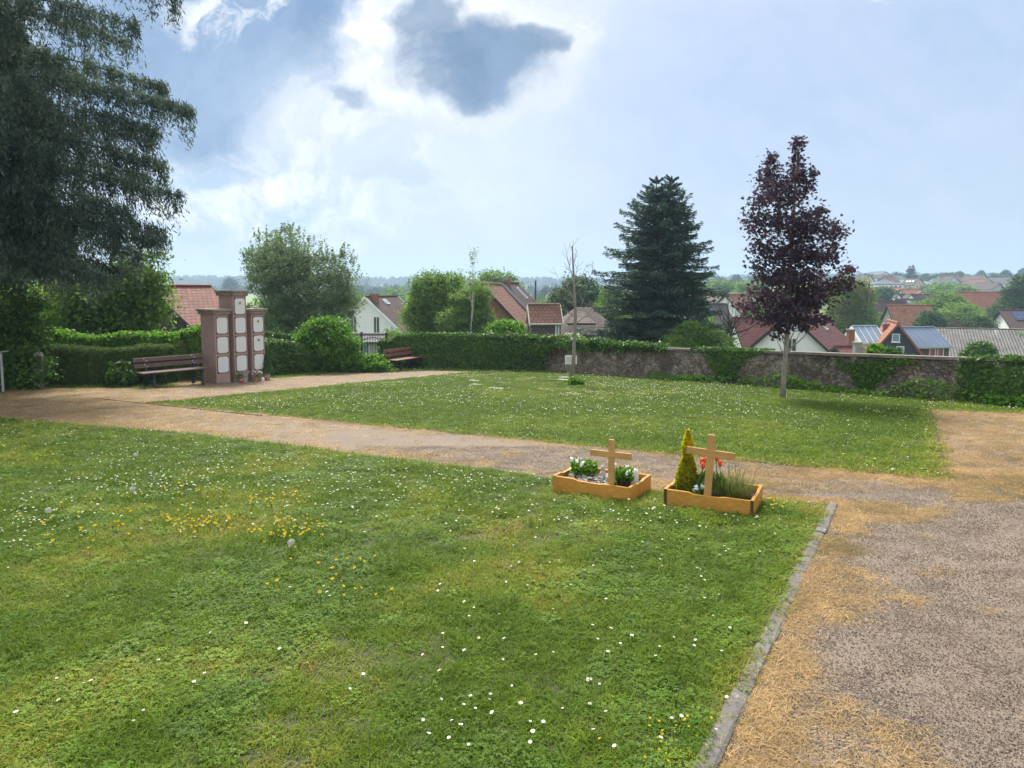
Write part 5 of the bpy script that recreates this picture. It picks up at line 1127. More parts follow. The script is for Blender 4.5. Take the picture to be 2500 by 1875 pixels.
hip('house', 'grey tiled hip-roofed house with white walls, left of the spruce', 1424, 750, 812, 56, 170, 36, -4, 5.6, 'white', 'roof_grey', ((0.1, -.75, .8, .6, 'glass'), (2.0, -.85, .9, .7, 'glass')), chim=((.15, .3, .62, .5, -.05),))
p = at(1421, 785, 52.6); mb = MB(); w_ = 34 * 52.6 / F; mb.poly([(-w_, 0, -.12), (w_, 0, -.12), (w_ * .1, 1.6, .75), (-w_ * .3, 1.6, .75)]); mb.hexa([(-w_, 0, -.28), (w_, 0, -.28), (w_, 1.2, -.28), (-w_, 1.2, -.28), (-w_, 0, -.123), (w_, 0, -.123), (w_, 1.2, -.123), (-w_, 1.2, -.123)], 1)
set_props(mb.build('roof_canopy', [M['roof_grey'], M['darkwood']], None, tuple(p)), 'small dark-edged dormer roof on the grey hip-roofed house', 'dormer')
gable('house', 'white gabled house with maroon roof directly behind the purple maple', 1930, 765, 55, 36, 3.15, 2.9, 8.8, 'white', 'roof_maroon', .35, wins=(('F', -.35 + .55, -.55, .75, 1.5, 'glass'),), sky=((1, 5.2, .18, .4, 1.5),), trim='darkwood')
gable('house_wing', 'maroon roofed wing left of the white gable behind the maple', 1793, 776, 63, 86, 2.9, 2.7, 4.6, 'white', 'roof_maroon', .2, trim='darkwood')
gable('porch', 'low maroon porch roof at the right of the white gabled house', 2042, 846, 47, 80, 1.3, .75, 1.7, 'darkwood', 'roof_maroon', .1, cat='porch')
def chimney_stack(u, v0, v1, w, D, mat, label, name='chimney_stack'):
    a = at(u, v0, D); b_ = at(u, v1, D); wm = w * D / F / 2; mb = MB(); mb.box(-wm, wm, -wm, wm, -(a.z - b_.z) - 2.5, 0); mb.box(-wm - .04, wm + .04, -wm - .04, wm + .04, 0, .08, 1); set_props(mb.build(name, [M[mat], M['asph']], None, tuple(a)), label, 'chimney')
chimney_stack(2077, 806, 842, 14, 50, 'chimney', 'free-standing maroon brick chimney beside the glass roof')
chimney_stack(2093, 838, 868, 15, 40, 'asph', 'plain grey concrete chimney in front of the brick chimney')
chimney_stack(1307.6, 686, 740, 3.6, 64, 'bark_dark', 'tall thin dark flue pipe standing behind the red roofs', 'flue_pipe')
p = at(1456, 770, 44); mb = MB(); mb.tube([(0, 0, -4), (0, 0, 0)], [.035, .025], 6); set_props(mb.build('flag_pole', M['driftwood'], None, tuple(p)), 'thin pale pole in front of the white-walled grey-roofed house', 'pole')
gable('house', 'steep gabled house clad in dark slate with an orange tiled roof', 2192, 788, 60, 20, 2.45, 3.3, 5.6, 'slate', 'roof_orange', .22, wins=(('F', -.1, 1.62, .62, .72, 'paleglass'), ('F', .27, .42, .62, .85, 'paleglass'), ('F', -.85, .5, .5, .62, 'paleglass')), chim=((-.5, 2.8, .5, .5, .4),), trim='chimney')
gable('house', 'house with a blue sheet metal roof and two red-curtained windows', 2180, 800, 66, 80, 2.1, 1.5, 4.35, 'brownclad', 'zinc', .12, wins=(('R', 2.55, -1.12, .68, .92, 'redcurtain'), ('R', 3.4, -1.12, .68, .92, 'redcurtain')), trim='seam', bars=(7, .02))
gable('glass_roof', 'conservatory with a pale glazed roof left of the slate house', 2080, 797, 63, 84, 1.35, 1.18, 2.35, 'cream', 'paleglass', .05, trim='whitepaint', cat='conservatory', bars=(4, .035))
gable('shed', 'long low shed with a grey corrugated roof at the right', 2255, 800, 90, 117, 9, 3.1, 24, 'greyw', 'corrugated', .3, trim='darkwood', cat='shed')
gable('house', 'white house with solar panels on its roof at the right edge', 2447, 757, 102, 104, 3.9, 2.3, 13, 'white', 'roof_brown', .4, solar=(1, .9, 12.5, .12, .62), trim='darkwood')
gable('barn', 'old barn with mottled orange roof behind the slate house', 2170, 745, 110, 90, 3.8, 5.0, 6.4, 'greyw', 'roof_old', .3, cat='barn')
gable('house', 'wide brown roofed house behind the willow', 2100, 734, 128, 92, 3.6, 3.8, 7.6, 'cream', 'roof_brown')
gable('house', 'dark blue-grey roofed house with a skylight in the middle of the village', 2186, 730, 152, 92, 3.4, 2.4, 6.4, 'white', 'roof_dark', .3, sky=((1, 2.3, .2, .6, .9),), trim='whitepaint')
gable('house', 'brown roofed house with a half-timbered gable behind the dark blue-grey roof', 2196, 718, 168, 90, 3.4, 3.0, 7.8, 'white', 'roof_brown', .3)
gable('house', 'small white gable poking above the brown roofs', 2224, 718.5, 164, 5, 1.0, 1.0, 2.5, 'white', 'roof_dark', .1)
gable('house', 'tiny half-timbered white gable at the left of the brown roofs', 2195, 716, 160, 5, .7, 1.3, 2, 'white', 'roof_dark', .1)
gable('house', 'orange-brown roofed house above the dark blue-grey roof', 2200, 706, 190, 92, 3.2, 2.4, 5, 'white', 'roof_old', .3)
gable('house', 'pale gable next to an orange-brown roof left of the big trees', 2252, 711, 185, 20, 1.8, 1.3, 4, 'white', 'roof_red', .2)
gable('house', 'long orange-brown roof below the white hip-roofed bungalow', 2121, 702, 205, 91, 3, 1.6, 9, 'cream', 'roof_old', .3)
gable('house', 'red roofed house with a tiny white gable behind the willow', 2120, 731, 140, 80, 2, 1.4, 3, 'white', 'roof_red', .2)
gable('barn', 'very large barn with bright orange roof at the right', 2337, 712.5, 150, 97, 5.6, 7.2, 11.2, 'darkwood', 'roof_orange', .4, cat='barn')
HG = 'houses on the hillside'
hip('house', 'white bungalow with blue-grey hip roof low on the hillside', 2160, 685, 693.5, 290, 70, 14, 8, 9, 'white', 'roof_blue', ((1.2, -1.5, .9, .9, 'glass'), (-.8 + 3.6, -1.5, 1.1, .9, 'glass'), (4.6, -1.5, 1.1, .9, 'glass')), HG)
W1 = (('F', -1.2, -1.2, 1.0, 1.1, 'glass'), ('F', 1.2, -1.2, 1.0, 1.1, 'glass'), ('F', 0, .3, .8, .9, 'glass'), ('L', 1.5, -1.4, 1.0, 1.1, 'glass'), ('L', 3.6, -1.4, 1.0, 1.1, 'glass'), ('L', 5.4, -1.4, .9, 1.1, 'glass'))
WS = tuple(w for w in W1 if w[0] == 'F')
gable('house', 'yellow gabled house with dark dormer roof right of the hillside bungalow', 2245, 680, 305, -18, 3.6, 2.8, 6.6, 'yellow', 'roof_dark', .3, wins=W1, sky=((-1, 1.5, .35, .8, .8), (-1, 3, .35, .8, .8), (-1, 4.5, .35, .8, .8)), group=HG)
gable('house', 'white gabled house with grey roof leftmost on the hillside', 2123, 672, 340, -18, 3.6, 3.2, 8, 'cream', 'roof_dark', .3, wins=WS, group=HG)
gable('house', 'blue-roofed house highest on the hilltop left of the tall spruce', 2162, 663, 385, -20, 5.0, 2.6, 10, 'white', 'roof_blue', .4, wins=WS, group=HG)
gable('house', 'pale house with low roof just under the highest hilltop house', 2170, 671, 365, -60, 4.5, 1.6, 8, 'white', 'roof_dark', .4, wins=WS, group=HG)
gable('house', 'maroon roofed hillside house above the white bungalow', 2160, 674, 332, 70, 4.0, 2.6, 5, 'greyw', 'roof_maroon', .3, group=HG)
gable('house', 'grey house with a small white gable left of the tall hill spruce', 2180, 672, 350, 62, 3.5, 1.8, 6, 'white', 'roof_blue', .3, group=HG)
gable('house', 'bright red roofed house on the hilltop', 2291, 671.5, 352, 88, 4.2, 3.4, 10, 'cream', 'roof_red', .3, group=HG)
gable('house', 'pale blue gable at the right of the red roofed hilltop house', 2331, 674, 342, -8, 3.1, 3.2, 6, 'paleblue', 'roof_dark', .3, wins=(('F', -.8, -.6, .9, 1.4, 'glass'), ('F', .8, -.6, .9, 1.4, 'glass')), group=HG)
hip('house', 'grey-blue hip-roofed house below the red hilltop roof', 2286, 679, 693, 318, 40, 12, 12, 8, 'white', 'roof_blue', ((-1.5, -1.5, 1.2, 1, 'glass'),), HG)
gable('house', 'dark roofed house right of the red hilltop roof', 2333, 675.5, 372, 84, 3.6, 2.6, 6, 'greyw', 'roof_dark', .3, group=HG)
gable('house', 'yellow gabled house with long brown roof on the hilltop at the right', 2402, 672, 355, -18, 4.6, 2.8, 10, 'yellow', 'roof_brown', .4, wins=WS, group=HG)
gable('house', 'white gabled house with purple-brown roof below the yellow gabled one', 2414, 682.5, 325, -18, 4.4, 2.0, 9, 'white', 'roof_maroon', .4, wins=WS, group=HG)
gable('house', 'grey gabled house with dark brown roof lowest at the right of the hillside', 2438, 690, 300, -18, 4.6, 3.0, 9.6, 'greyw', 'roof_brown', .4, wins=WS, group=HG)
gable('house', 'small white gabled house above the big orange barn', 2358, 695, 282, -14, 2.9, 1.7, 6, 'white', 'roof_dark', .4, wins=(('F', -.6, -.9, .9, .9, 'glass'),), group=HG)
gable('house', 'white gabled house with wide dark roof at the right end of the hilltop', 2480, 677, 332, -18, 4.6, 3.0, 13, 'white', 'roof_dark', .4, wins=WS, group=HG)
gable('house', 'long dark roof on the skyline at the right edge', 2462, 674.5, 380, 88, 4.2, 2.6, 16, 'greyw', 'roof_dark', .3, group=HG)
gable('house', 'low white building right above the ridge of the orange barn', 2380, 708, 240, 88, 2.5, 1.0, 6, 'white', 'roof_blue', .2, group=HG)
gable('house', 'dark roofed house with a skylight between the spruce and the maple', 1675, 742, 84, 90, 3.2, 2.8, 4.6, 'cream', 'roof_dark', .3, sky=((1, 1.0, .4, .8, .6),))
gable('house', 'orange roofed house with white wall left of the maple', 1772, 719, 112, 55, 3.0, 2.7, 5, 'white', 'roof_red', .3, wins=(('R', 1.5, -1.2, .9, 1, 'glass'), ('R', 3.3, -1.2, .9, 1, 'glass')))
gable('house', 'cream gabled house right of the spruce tip branches', 1768, 722, 128, -38, 3.4, 2.6, 6, 'cream', 'roof_grey', .3, trim='whitepaint')
gable('house', 'rust-roofed house showing through the right side of the spruce', 1668, 716, 142, 90, 3, 2.4, 6, 'cream', 'roof_old', .3)
gable('house', 'brown roofed cream house far off between the flue pipe and the round tree', 1336, 711, 250, 80, 2.6, 1.3, 3.2, 'cream', 'roof_brown', .2)
gable('garage', 'white garden building with a dark flat roof seen through the iron gate', 862, 818, 46, 86, 1.2, .22, 2.6, 'cream', 'roof_dark', .1, trim='darkwood', cat='garden building', wins=(('R', 1.0, -1.2, .5, 1.1, 'paleglass'), ('R', 1.8, -1.2, .45, 1.1, 'whitepaint')))

# ------------------------------------------------------------------ trees beyond the wall
def tz(x, y): return float(terrain(x, y))
def tree_px(label, u, vt, D, blobs_px, mat, n, leaf, cr, name='tree', cat='tree', spikes=0, bark='bark', tr=.14, shell=.4, nlimb=26, group='trees beyond the wall', seed=1, flat=.6, asp=.55, per=50):
    """blobs given as (u, v, ru, rv) outline ellipses"""
    b0 = at(u, vt, D); zb = tz(b0.x, D); o = np.array([b0.x, D, zb]); bl = []
    for (bu, bv, ru, rv) in blobs_px:
        c = np.array(at(bu, bv, D)) - o; bl.append((c[0], random.uniform(-.25, .25) * ru * D / F, c[2], ru * D / F, ru * D / F * .8, rv * D / F))
    return broadleaf(name, tuple(o), bl, label, cat, group, max(20, n // per), per, cr, leaf, mat, bark, tr, shell, nlimb, asp, spikes=spikes, flat=flat, seed=seed)
tree_px('large grey-green tree with upright shoots between the urn columns and the white house', 740, 540, 31, ((760, 720, 120, 95), (690, 680, 80, 90), (812, 690, 74, 78), (780, 780, 96, 55), (690, 790, 90, 50), (842, 735, 38, 66), (740, 640, 70, 55)), 'l_olive', 36000, .105, .34, spikes=150, tr=.12, shell=.25, nlimb=60)
tree_px('thin upper boughs of a grey-green tree rising left above the large one', 668, 545, 32, ((650, 620, 52, 52), (700, 600, 50, 42), (690, 650, 70, 50), (625, 660, 34, 60)), 'l_olive', 7000, .115, .26, spikes=60, tr=.09, shell=.15, nlimb=70, per=30)
tree_px('soft green tree left of the long red roof', 1065, 665, 38, ((1065, 745, 62, 75), (1040, 700, 40, 36), (1090, 700, 45, 38), (1025, 770, 42, 50), (1110, 770, 45, 60)), 'l_green', 26000, .14, .36, tr=.1)
tree_px('paler bushy tree in front of the brick gable', 1145, 690, 36, ((1145, 755, 52, 62), (1165, 720, 34, 36), (1120, 790, 60, 40), (1175, 790, 34, 40)), 'l_green2', 17000, .12, .3, bark='bark_birch', tr=.035)
tree_px('slender birch sapling with sparse leaves above the ivy wall', 1152, 605, 35, ((1154, 635, 11, 30), (1150, 680, 24, 30), (1130, 665, 14, 18), (1160, 700, 24, 20)), 'l_green2', 620, .10, .20, bark='bark_birch', tr=.028, shell=.0, nlimb=10, per=10, name='birch_tree', cat='birch tree')
tree_px('rounded tree top behind the long red roof', 1215, 664, 96, ((1200, 690, 40, 26), (1245, 692, 28, 22), (1220, 710, 60, 26)), 'l_green', 9000, .38, .9, tr=.3)
tree_px('dome-shaped dark green tree behind the bare dead tree', 1412, 676, 66, ((1408, 735, 68, 60), (1375, 760, 40, 40), (1450, 770, 50, 60)), 'l_dark', 22000, .26, .6, tr=.3)
tree_px('leafy tree left of the spruce, behind its lower boughs', 1485, 700, 60, ((1490, 760, 40, 55), (1470, 800, 50, 40)), 'l_green', 9000, .24, .5, tr=.2)
tree_px('loose green bush behind the wall right of the spruce', 1690, 780, 30, ((1700, 828, 62, 44), (1745, 840, 50, 34), (1660, 845, 40, 30)), 'l_green', 12000, .10, .24, tr=.06, name='bush', cat='bush')
tree_px('yellow-green willow right of the purple maple', 2070, 690, 88, ((2075, 745, 52, 50), (2060, 790, 50, 50), (2035, 800, 40, 40), (2095, 715, 34, 30)), 'l_willow', 26000, .28, .6, name='willow_tree', cat='willow', tr=.3, flat=1.1)
tree_px('deeper green weeping willow half beside the yellow-green one', 2122, 740, 86, ((2118, 782, 24, 38), (2110, 812, 34, 28), (2060, 700, 18, 20)), 'l_green2', 9000, .26, .5, name='willow_tree', cat='willow', tr=.2, flat=1.6)
tree_px('dense tree clump left of the big orange barn', 2290, 715, 118, ((2285, 775, 55, 45), (2250, 790, 34, 34), (2310, 745, 40, 36), (2345, 770, 40, 34), (2300, 800, 90, 30)), 'l_green', 26000, .40, 1.0, tr=.4)
tree_px('lighter rounded tree in front of the orange barn', 2345, 745, 100, ((2335, 780, 50, 38), (2380, 795, 40, 28), (2300, 800, 50, 26)), 'l_green2', 16000, .34, .8, tr=.3)
tree_px('dark shrubby tree under the orange barn roof', 2400, 770, 96, ((2390, 798, 32, 24), (2270, 790, 30, 30)), 'l_dark', 11000, .32, .7, tr=.3)
tree_px('tall blue-green tree at the right edge above the solar roof', 2480, 668, 124, ((2488, 735, 38, 55), (2460, 770, 40, 40), (2425, 785, 36, 28), (2500, 700, 26, 36)), 'l_dark', 24000, .38, .9, tr=.4)
tree_px('bright green rounded tree on the slope above the dense clump', 2310, 687, 225, ((2308, 712, 34, 24), (2290, 725, 28, 22), (2330, 728, 30, 20)), 'l_green', 9000, .8, 1.8, tr=.5)
tree_px('light green rounded tree left above the orange barn ridge', 2350, 700, 215, ((2352, 718, 26, 16), (2332, 728, 20, 14)), 'l_green2', 5000, .8, 1.5, tr=.4)
tree_px('dark round tree among the brown village roofs', 2160, 703, 172, ((2158, 720, 24, 15), (2175, 724, 18, 12)), 'l_dark', 6000, .55, 1.2, tr=.4)
tree_px('bright leafy bush just behind the wall left of the slate house', 2140, 836, 21.5, ((2138, 862, 22, 26), (2128, 875, 26, 16)), 'l_ivy_bright', 3500, .10, .12, tr=.03, name='bush', cat='bush')
tree_px('dark leafy bush just behind the wall below the slate gable', 2176, 846, 21, ((2176, 868, 24, 20), (2160, 878, 26, 14)), 'l_ivy', 3500, .09, .12, tr=.03, name='bush', cat='bush')
tree_px('round dark bush in front of the corrugated shed roof', 2395, 834, 36, ((2395, 866, 38, 30), (2385, 885, 46, 22)), 'l_ivy', 9000, .13, .25, tr=.05, name='bush', cat='bush')
tree_px('small white-flowering rose bush behind the ivy wall by the dead tree', 1398, 812, 27, ((1396, 830, 30, 16),), 'l_green', 2500, .09, .15, tr=.03, name='bush', cat='bush')
C = np.array([np.array(at(rng.uniform(1375, 1418), rng.uniform(812, 832), 26.7)) for _ in range(34)]); C = np.repeat(C, 4, 0); C += rng.normal(size=C.shape) * .015
set_props(leaf_obj('rose_blossoms', C, rdir(len(C)) + np.array([0, -1, 0]), rdir(len(C)), .06, M['petal'], None, .9), 'white rose blossoms on the bush behind the wall by the dead tree', 'blossoms', None, 'stuff')
tree_px('rounded skyline tree just right of the spruce', 1765, 688, 205, ((1760, 702, 28, 15), (1740, 708, 20, 12)), 'l_green', 5000, .7, 1.6, tr=.5)
tree_px('rounded skyline tree close to the left of the maple crown', 1822, 690, 210, ((1818, 703, 22, 14), (1840, 706, 30, 14)), 'l_green2', 4500, .7, 1.6, tr=.5)
tree_px('lone round tree in the far field left of the columns', 560, 683, 480, ((561, 695, 11, 12),), 'l_forest', 1500, 1.6, 3, tr=.6, shell=.3)
# spruce
g = at(1603, 840, 34.5); conifer('spruce_tree', (g.x, 34.5, tz(g.x, 34.5)), at(1640, 428, 34.5).z - tz(g.x, 34.5), 3.75, 'tall dark green spruce with twin tops behind the stone wall', nlev=28, perlev=12, droop=.22, leaf=.21, dens=290, tops=((-.16, 0, .985), (.60, .1, 1.0)), z0=1.4, seed=5, prof=((0, .35, .61, .77, .90, .97, 1), (3.25, 2.95, 2.35, 1.5, .72, .34, .10)))
for (u, vt, D, w, lab) in ((2225, 646, 362, 5.4, 'tall dark spruce standing on the hilltop among the houses'),):
    q = at(u, vt, D); zb = tz(q.x, D) - 1; conifer('spruce_tree', (q.x, D, zb), q.z - zb, w, lab, nlev=17, perlev=8, droop=.25, leaf=1.0, dens=130, tops=((-.8, 0, .95), (.9, 0, 1)), cone=1.0, z0=1.0, seed=8)
# bare young tree right of the spruce
q = at(1785, 850, 31); zb = tz(q.x, 31); o0 = np.array([q.x, 31, zb]); bt = empty('bare_tree', tuple(o0), 0, 'bare grey branching tree between the spruce and the maple, behind the wall', 'tree'); mb = MB(); rr = random.Random(5)
f_ = np.array(at(1785, 800, 31)) - o0; mb.tube([(0, 0, -.3), (f_[0] - .02, 0, f_[2] - .9), tuple(f_)], [.12, .09, .06], 7)
for k in range(22):
    a = rr.uniform(-1.25, 1.25); l = rr.uniform(.9, 2.0); s = Vector(f_) + Vector((0, 0, -rr.uniform(0, .6))); e = s + Vector((math.sin(a) * l * .75, rr.uniform(-.6, .6), math.cos(a) * l * .9)); m_ = s.lerp(e, .5) + Vector((math.sin(a) * .12, 0, -.06)); mb.tube([s, m_, e], [.028, .015, .004], 4, 0, False)
    for j in range(3):
        s2 = m_.lerp(e, rr.random()); mb.tube([s2, s2 + Vector((math.sin(a + rr.uniform(-.8, .8)), rr.uniform(-.3, .3), math.cos(a + rr.uniform(-.8, .8)))) * l * .3], [.009, .003], 3, 0, False)
mb.build('trunk', M['bark_dark'], bt)
# repeats: one model, copied round the hillside and the valley
def proto_tree(name, mat, label, group, W=3.2, Hh=6.5, n=3600):
    return broadleaf(name, (0, 0, 0), [(0, 0, Hh * .58, W * .9, W * .9, Hh * .40), (W * .4, .2, Hh * .48, W * .6, W * .6, Hh * .3), (-W * .45, -.2, Hh * .5, W * .55, W * .6, Hh * .3)], label, 'tree', group, n // 30, 30, W * .28, W * .15, mat, 'bark_dark', .22, .35, 10)
hill_spots = [(2117, 664, 350, 30), (2100, 676, 330, 30), (2190, 661, 380, 26), (2300, 663, 385, 36), (2280, 668, 380, 26), (2338, 662, 400, 26), (2431, 664, 390, 34), (2447, 670, 385, 26), (2262, 686, 290, 34), (2278, 698, 250, 30), (2140, 690, 300, 34), (2240, 700, 270, 40), (2222, 694, 285, 28), (2320, 690, 330, 26), (2345, 690, 330, 20), (2405, 700, 255, 40), (2430, 705, 250, 34), (2390, 690, 340, 24), (2460, 700, 270, 34), (2490, 694, 300, 30), (2075, 672, 400, 30), (2050, 682, 360, 30), (2200, 690, 310, 20), (2180, 712, 200, 20), (2130, 712, 215, 20), (2100, 700, 240, 34), (2150, 677, 355, 18), (2360, 668, 400, 16), (2400, 668, 405, 16)]
pt = proto_tree('hillside_tree', 'l_dark', 'rounded green tree between the houses on the hillside', 'trees between the hillside houses')
for i, (u, vt, D, w) in enumerate(hill_spots):
    o = pt if i == 0 else copy_tree(pt); q = at(u, vt + (6 if D < 345 else 0), D); zb = tz(q.x, D) - .5; o.location = (q.x, D, zb); h = max(q.z - zb, 3.5); sx_ = w * D / F / 6.0 * 1.05; o.scale = (sx_, sx_, h / 6.6); o.rotation_euler = (0, 0, i * 1.3)
pt2 = proto_tree('valley_tree', 'l_green', 'leafy tree on the slope below the cemetery wall', 'trees in the valley beyond the wall', 3.4, 6.5, 5200)
vs = [(960, 800, 45, 70), (940, 760, 110, 60), (1000, 720, 140, 60), (1060, 700, 160, 70), (900, 715, 150, 60), (860, 705, 180, 70), (960, 700, 210, 80), (1330, 725, 120, 60), (1300, 735, 90, 40), (1370, 712, 230, 60), (1260, 700, 180, 60), (1540, 720, 120, 80), (1580, 715, 150, 80), (1500, 715, 130, 70), (1640, 742, 110, 60), (1850, 740, 110, 60), (1890, 720, 160, 70), (1960, 700, 200, 90), (2010, 692, 260, 80), (1840, 800, 70, 50), (1730, 770, 75, 40), (640, 725, 60, 70), (600, 735, 62, 50), (560, 740, 50, 50), (830, 712, 100, 60), (1150, 705, 130, 60), (1620, 790, 60, 60), (2000, 800, 75, 40), (2260, 800, 90, 40), (2470, 810, 85, 60), (2220, 760, 118, 34), (700, 700, 140, 80), (760, 702, 190, 80), (1700, 712, 180, 50), (1560, 700, 210, 80), (1800, 712, 175, 60), (2440, 745, 130, 50), (2230, 735, 140, 26), (2150, 760, 120, 20)]
for i, (u, vt, D, w) in enumerate(vs):
    o = pt2 if i == 0 else copy_tree(pt2); q = at(u, vt, D); zb = tz(q.x, D) - .5; o.location = (q.x, D, zb); h = max(q.z - zb, 2.5); sx_ = w * D / F / 6.4 * 1.05; o.scale = (sx_, sx_, h / 6.6); o.rotation_euler = (0, 0, i * 2.1)
# ------------------------------------------------------------------ forest on the far hills
def forest():
    prot = []
    for s_ in range(3):
        r = np.random.default_rng(s_); n = 420; d = unit(r.normal(size=(n, 3))); d[:, 2] = np.abs(d[:, 2]) * 1.0 - .15
        c = d * (.75 + .25 * r.random((n, 1))) * np.array([5.5, 5.5, 8 + s_ * 2]) + np.array([0, 0, 4]); V, Fc = leaf_arrays(c, d + r.normal(size=(n, 3)) * .4, unit(r.normal(size=(n, 3))), 2.2, .7, .1); prot.append((np_mesh('forest_crown', V, [Fc]), M['l_forest']))
    coll = proto_coll('forest_models', prot); n = 26000
    y = rng.uniform(330, 2600, n); x = y * rng.uniform(-1.05, 1.05, n); a = x / y
    dens = np.where(y > 1050, .9, 0) * (fbm(x, y, .003, 3) > .34)
    rowm = (np.abs((fbm(x, y, .0016, 40) * 14) % 1 - .5) < .10) & (y > 520) & (y < 1100); dens = np.where(rowm, .8, dens)
    dens = np.where((y > 330) & (y < 700) & (a > -.25) & (a < .3) & (fbm(x, y, .006, 9) > .47), .35, dens)
    dens = np.where((a > .10) & (a < .75) & (y > 420) & (y < 900), .10, dens)
    k = rng.random(n) < dens; x = x[k]; y = y[k]; n = len(x); print('forest', n)
    scatter('forest', np.stack([x, y, terrain(x, y) - 2], 1), np.stack([x * 0, x * 0, rng.random(n) * 6.28], 1), rng.uniform(.6, 1.35, n) * np.where(y < 1100, .62, 1.0), rng.integers(0, 3, n), rng.random(n), coll, 'distant bluish woods covering the far hills', 'forest')
forest()

# ------------------------------------------------------------------ grass, straw, pebbles
NEARP = np.array(NEAR)
def in_view(x, y, m=1.2): return (y > 1.7) & (np.abs(x) < y * .76 + m)
def sample(n, x0, x1, y0, y1): return rng.uniform(x0, x1, n), rng.uniform(y0, y1, n)
green = [tuft_mesh('tuft', 30, .055, .036, .0034, 1.2, 1), tuft_mesh('tuft', 30, .055, .045, .0030, 1.0, 2), tuft_mesh('tuft', 26, .05, .028, .0042, 1.6, 3), tuft_mesh('tuft', 26, .05, .060, .0034, .9, 4), clover_mesh('clover', 20, .055, .0085, 5), clover_mesh('clover', 16, .05, .0115, 6), tuft_mesh('weed_leaves', 12, .045, .040, .010, 1.5, 7)]
gcoll = proto_coll('grass_models', [(m_, M['g_clover'] if 'clover' in m_.name or 'weed' in m_.name else M['g_green']) for m_ in green])
farm = [tuft_mesh('far_tuft', 34, .13, .040, .009, 1.1, 11), tuft_mesh('far_tuft', 34, .13, .050, .008, 1.0, 12), tuft_mesh('far_tuft', 30, .12, .034, .012, 1.5, 13)]
fcoll = proto_coll('far_grass_models', [(m_, M['g_green']) for m_ in farm])
straw = [tuft_mesh('straw', 40, .08, .017, .0024, 3.2, 21), tuft_mesh('straw', 34, .07, .024, .0021, 2.4, 22), tuft_mesh('straw', 34, .07, .012, .0024, 4.2, 23)]
scoll = proto_coll('straw_models', [(m_, M['g_straw']) for m_ in straw])
pcoll = proto_coll('pebble_models', [(pebble_mesh('pebbles', 40, .11, .0028, s_), M['pebble']) for s_ in (1, 2, 3)])
def put(name, x, y, sc, idx, tint, coll, label, cat, dz=0.004, tilt=.12):
    n = len(x); print(name, n); scatter(name, np.stack([x, y, gz(x, y) + dz], 1), np.stack([rng.normal(size=n) * tilt, rng.normal(size=n) * tilt, rng.random(n) * 6.28], 1), sc, idx, tint, coll, label, cat)
# near lawn
n = 290000; x, y = sample(n, -13, 3.4, 1.6, 15.5); k = inside(NEAR, x, y) & in_view(x, y); x = x[k]; y = y[k]
kd = np.abs((x - KB0[0]) * e2[0] + (y - KB0[1]) * e2[1])
p_ = np.interp(y, [0, 3, 5, 8, 12, 16], [1.0, 1.0, .62, .42, .30, .26]); de = seg_dist(NEAR, x, y)
bare = fbm(x, y, 1.1, 21); dry = sst(fbm(x, y, .75, 60, 5) + .18 * (fbm(x, y, 3.5, 61) - .5), .50, .68)
k = rng.random(len(x)) < p_ * (1 - .55 * sst(bare, .60, .72)) * (.25 + .75 * sst(de + .1 * (fbm(x, y, 5, 2) - .5), -.03, .12)); x = x[k]; y = y[k]; dry = dry[k]; kd = kd[k]; de = de[k]
for c_ in (c1, c2):   # nothing grows up through the grave borders
    yw = y1 if c_ is c1 else y2; dx = x - c_[0]; dy = y - c_[1]; lx = dx * math.cos(yw) + dy * math.sin(yw); ly = -dx * math.sin(yw) + dy * math.cos(yw); k = ~((lx > -.76) & (lx < .02) & (ly > -.01) & (ly < .55)); x = x[k]; y = y[k]; dry = dry[k]; kd = kd[k]; de = de[k]
nz = fbm(x, y, 2.2, 33, 3); fine = fbm(x, y, 6, 71, 3)
tint = .11 + .34 * dry + .30 * (nz - .42) + .30 * (fine - .5) + .38 * np.exp(-de / .16) * (fbm(x, y, 3, 5) > .35) + .10 * rng.normal(size=len(x)) + .30 * np.exp(-(((x - .2) / 1.7) ** 2 + ((y - 5.3) / .45) ** 2)) * (fbm(x, y, 3, 50) > .45)
r_ = rng.random(len(x)); cl = fbm(x, y, 1.7, 90, 3); idx = np.where(r_ < .07 + .40 * sst(cl, .48, .64), rng.choice([4, 5, 6], len(x), p=[.5, .32, .18]), rng.choice([0, 1, 2, 3], len(x), p=[.34, .28, .26, .12]))
long_ = sst(fbm(x, y, 1.6, 120, 3), .6, .75)
put('grass', x, y, rng.uniform(.7, 1.2, len(x)) * (1 + .5 * long_ * (idx < 4)) * np.where(idx >= 4, .82, 1) * np.interp(y, [0, 6, 15], [1, 1.25, 1.7]), idx, np.clip(tint, 0, 1), gcoll, 'short green grass and clover of the near lawn', 'grass')
# far lawn
n = 120000; x, y = sample(n, -9, 11, 6.5, 27); k = (inside(FAR, x, y)) & in_view(x, y); x = x[k]; y = y[k]; de = seg_dist(FAR, x, y)
k = rng.random(len(x)) < np.interp(y, [6, 12, 20, 27], [1.0, .7, .45, .4]); x = x[k]; y = y[k]; de = de[k]
dry = sst(fbm(x, y, .55, 77, 4), .52, .72); tint = .09 + .22 * dry + .22 * (fbm(x, y, 2, 35, 3) - .45) + .10 * rng.normal(size=len(x)) + .45 * np.exp(-de / .14) * (y < 14)
put('grass', x, y, rng.uniform(.7, 1.2, len(x)), rng.integers(0, 3, len(x)), np.clip(tint, 0, 1), fcoll, 'green grass of the far lawn', 'grass')
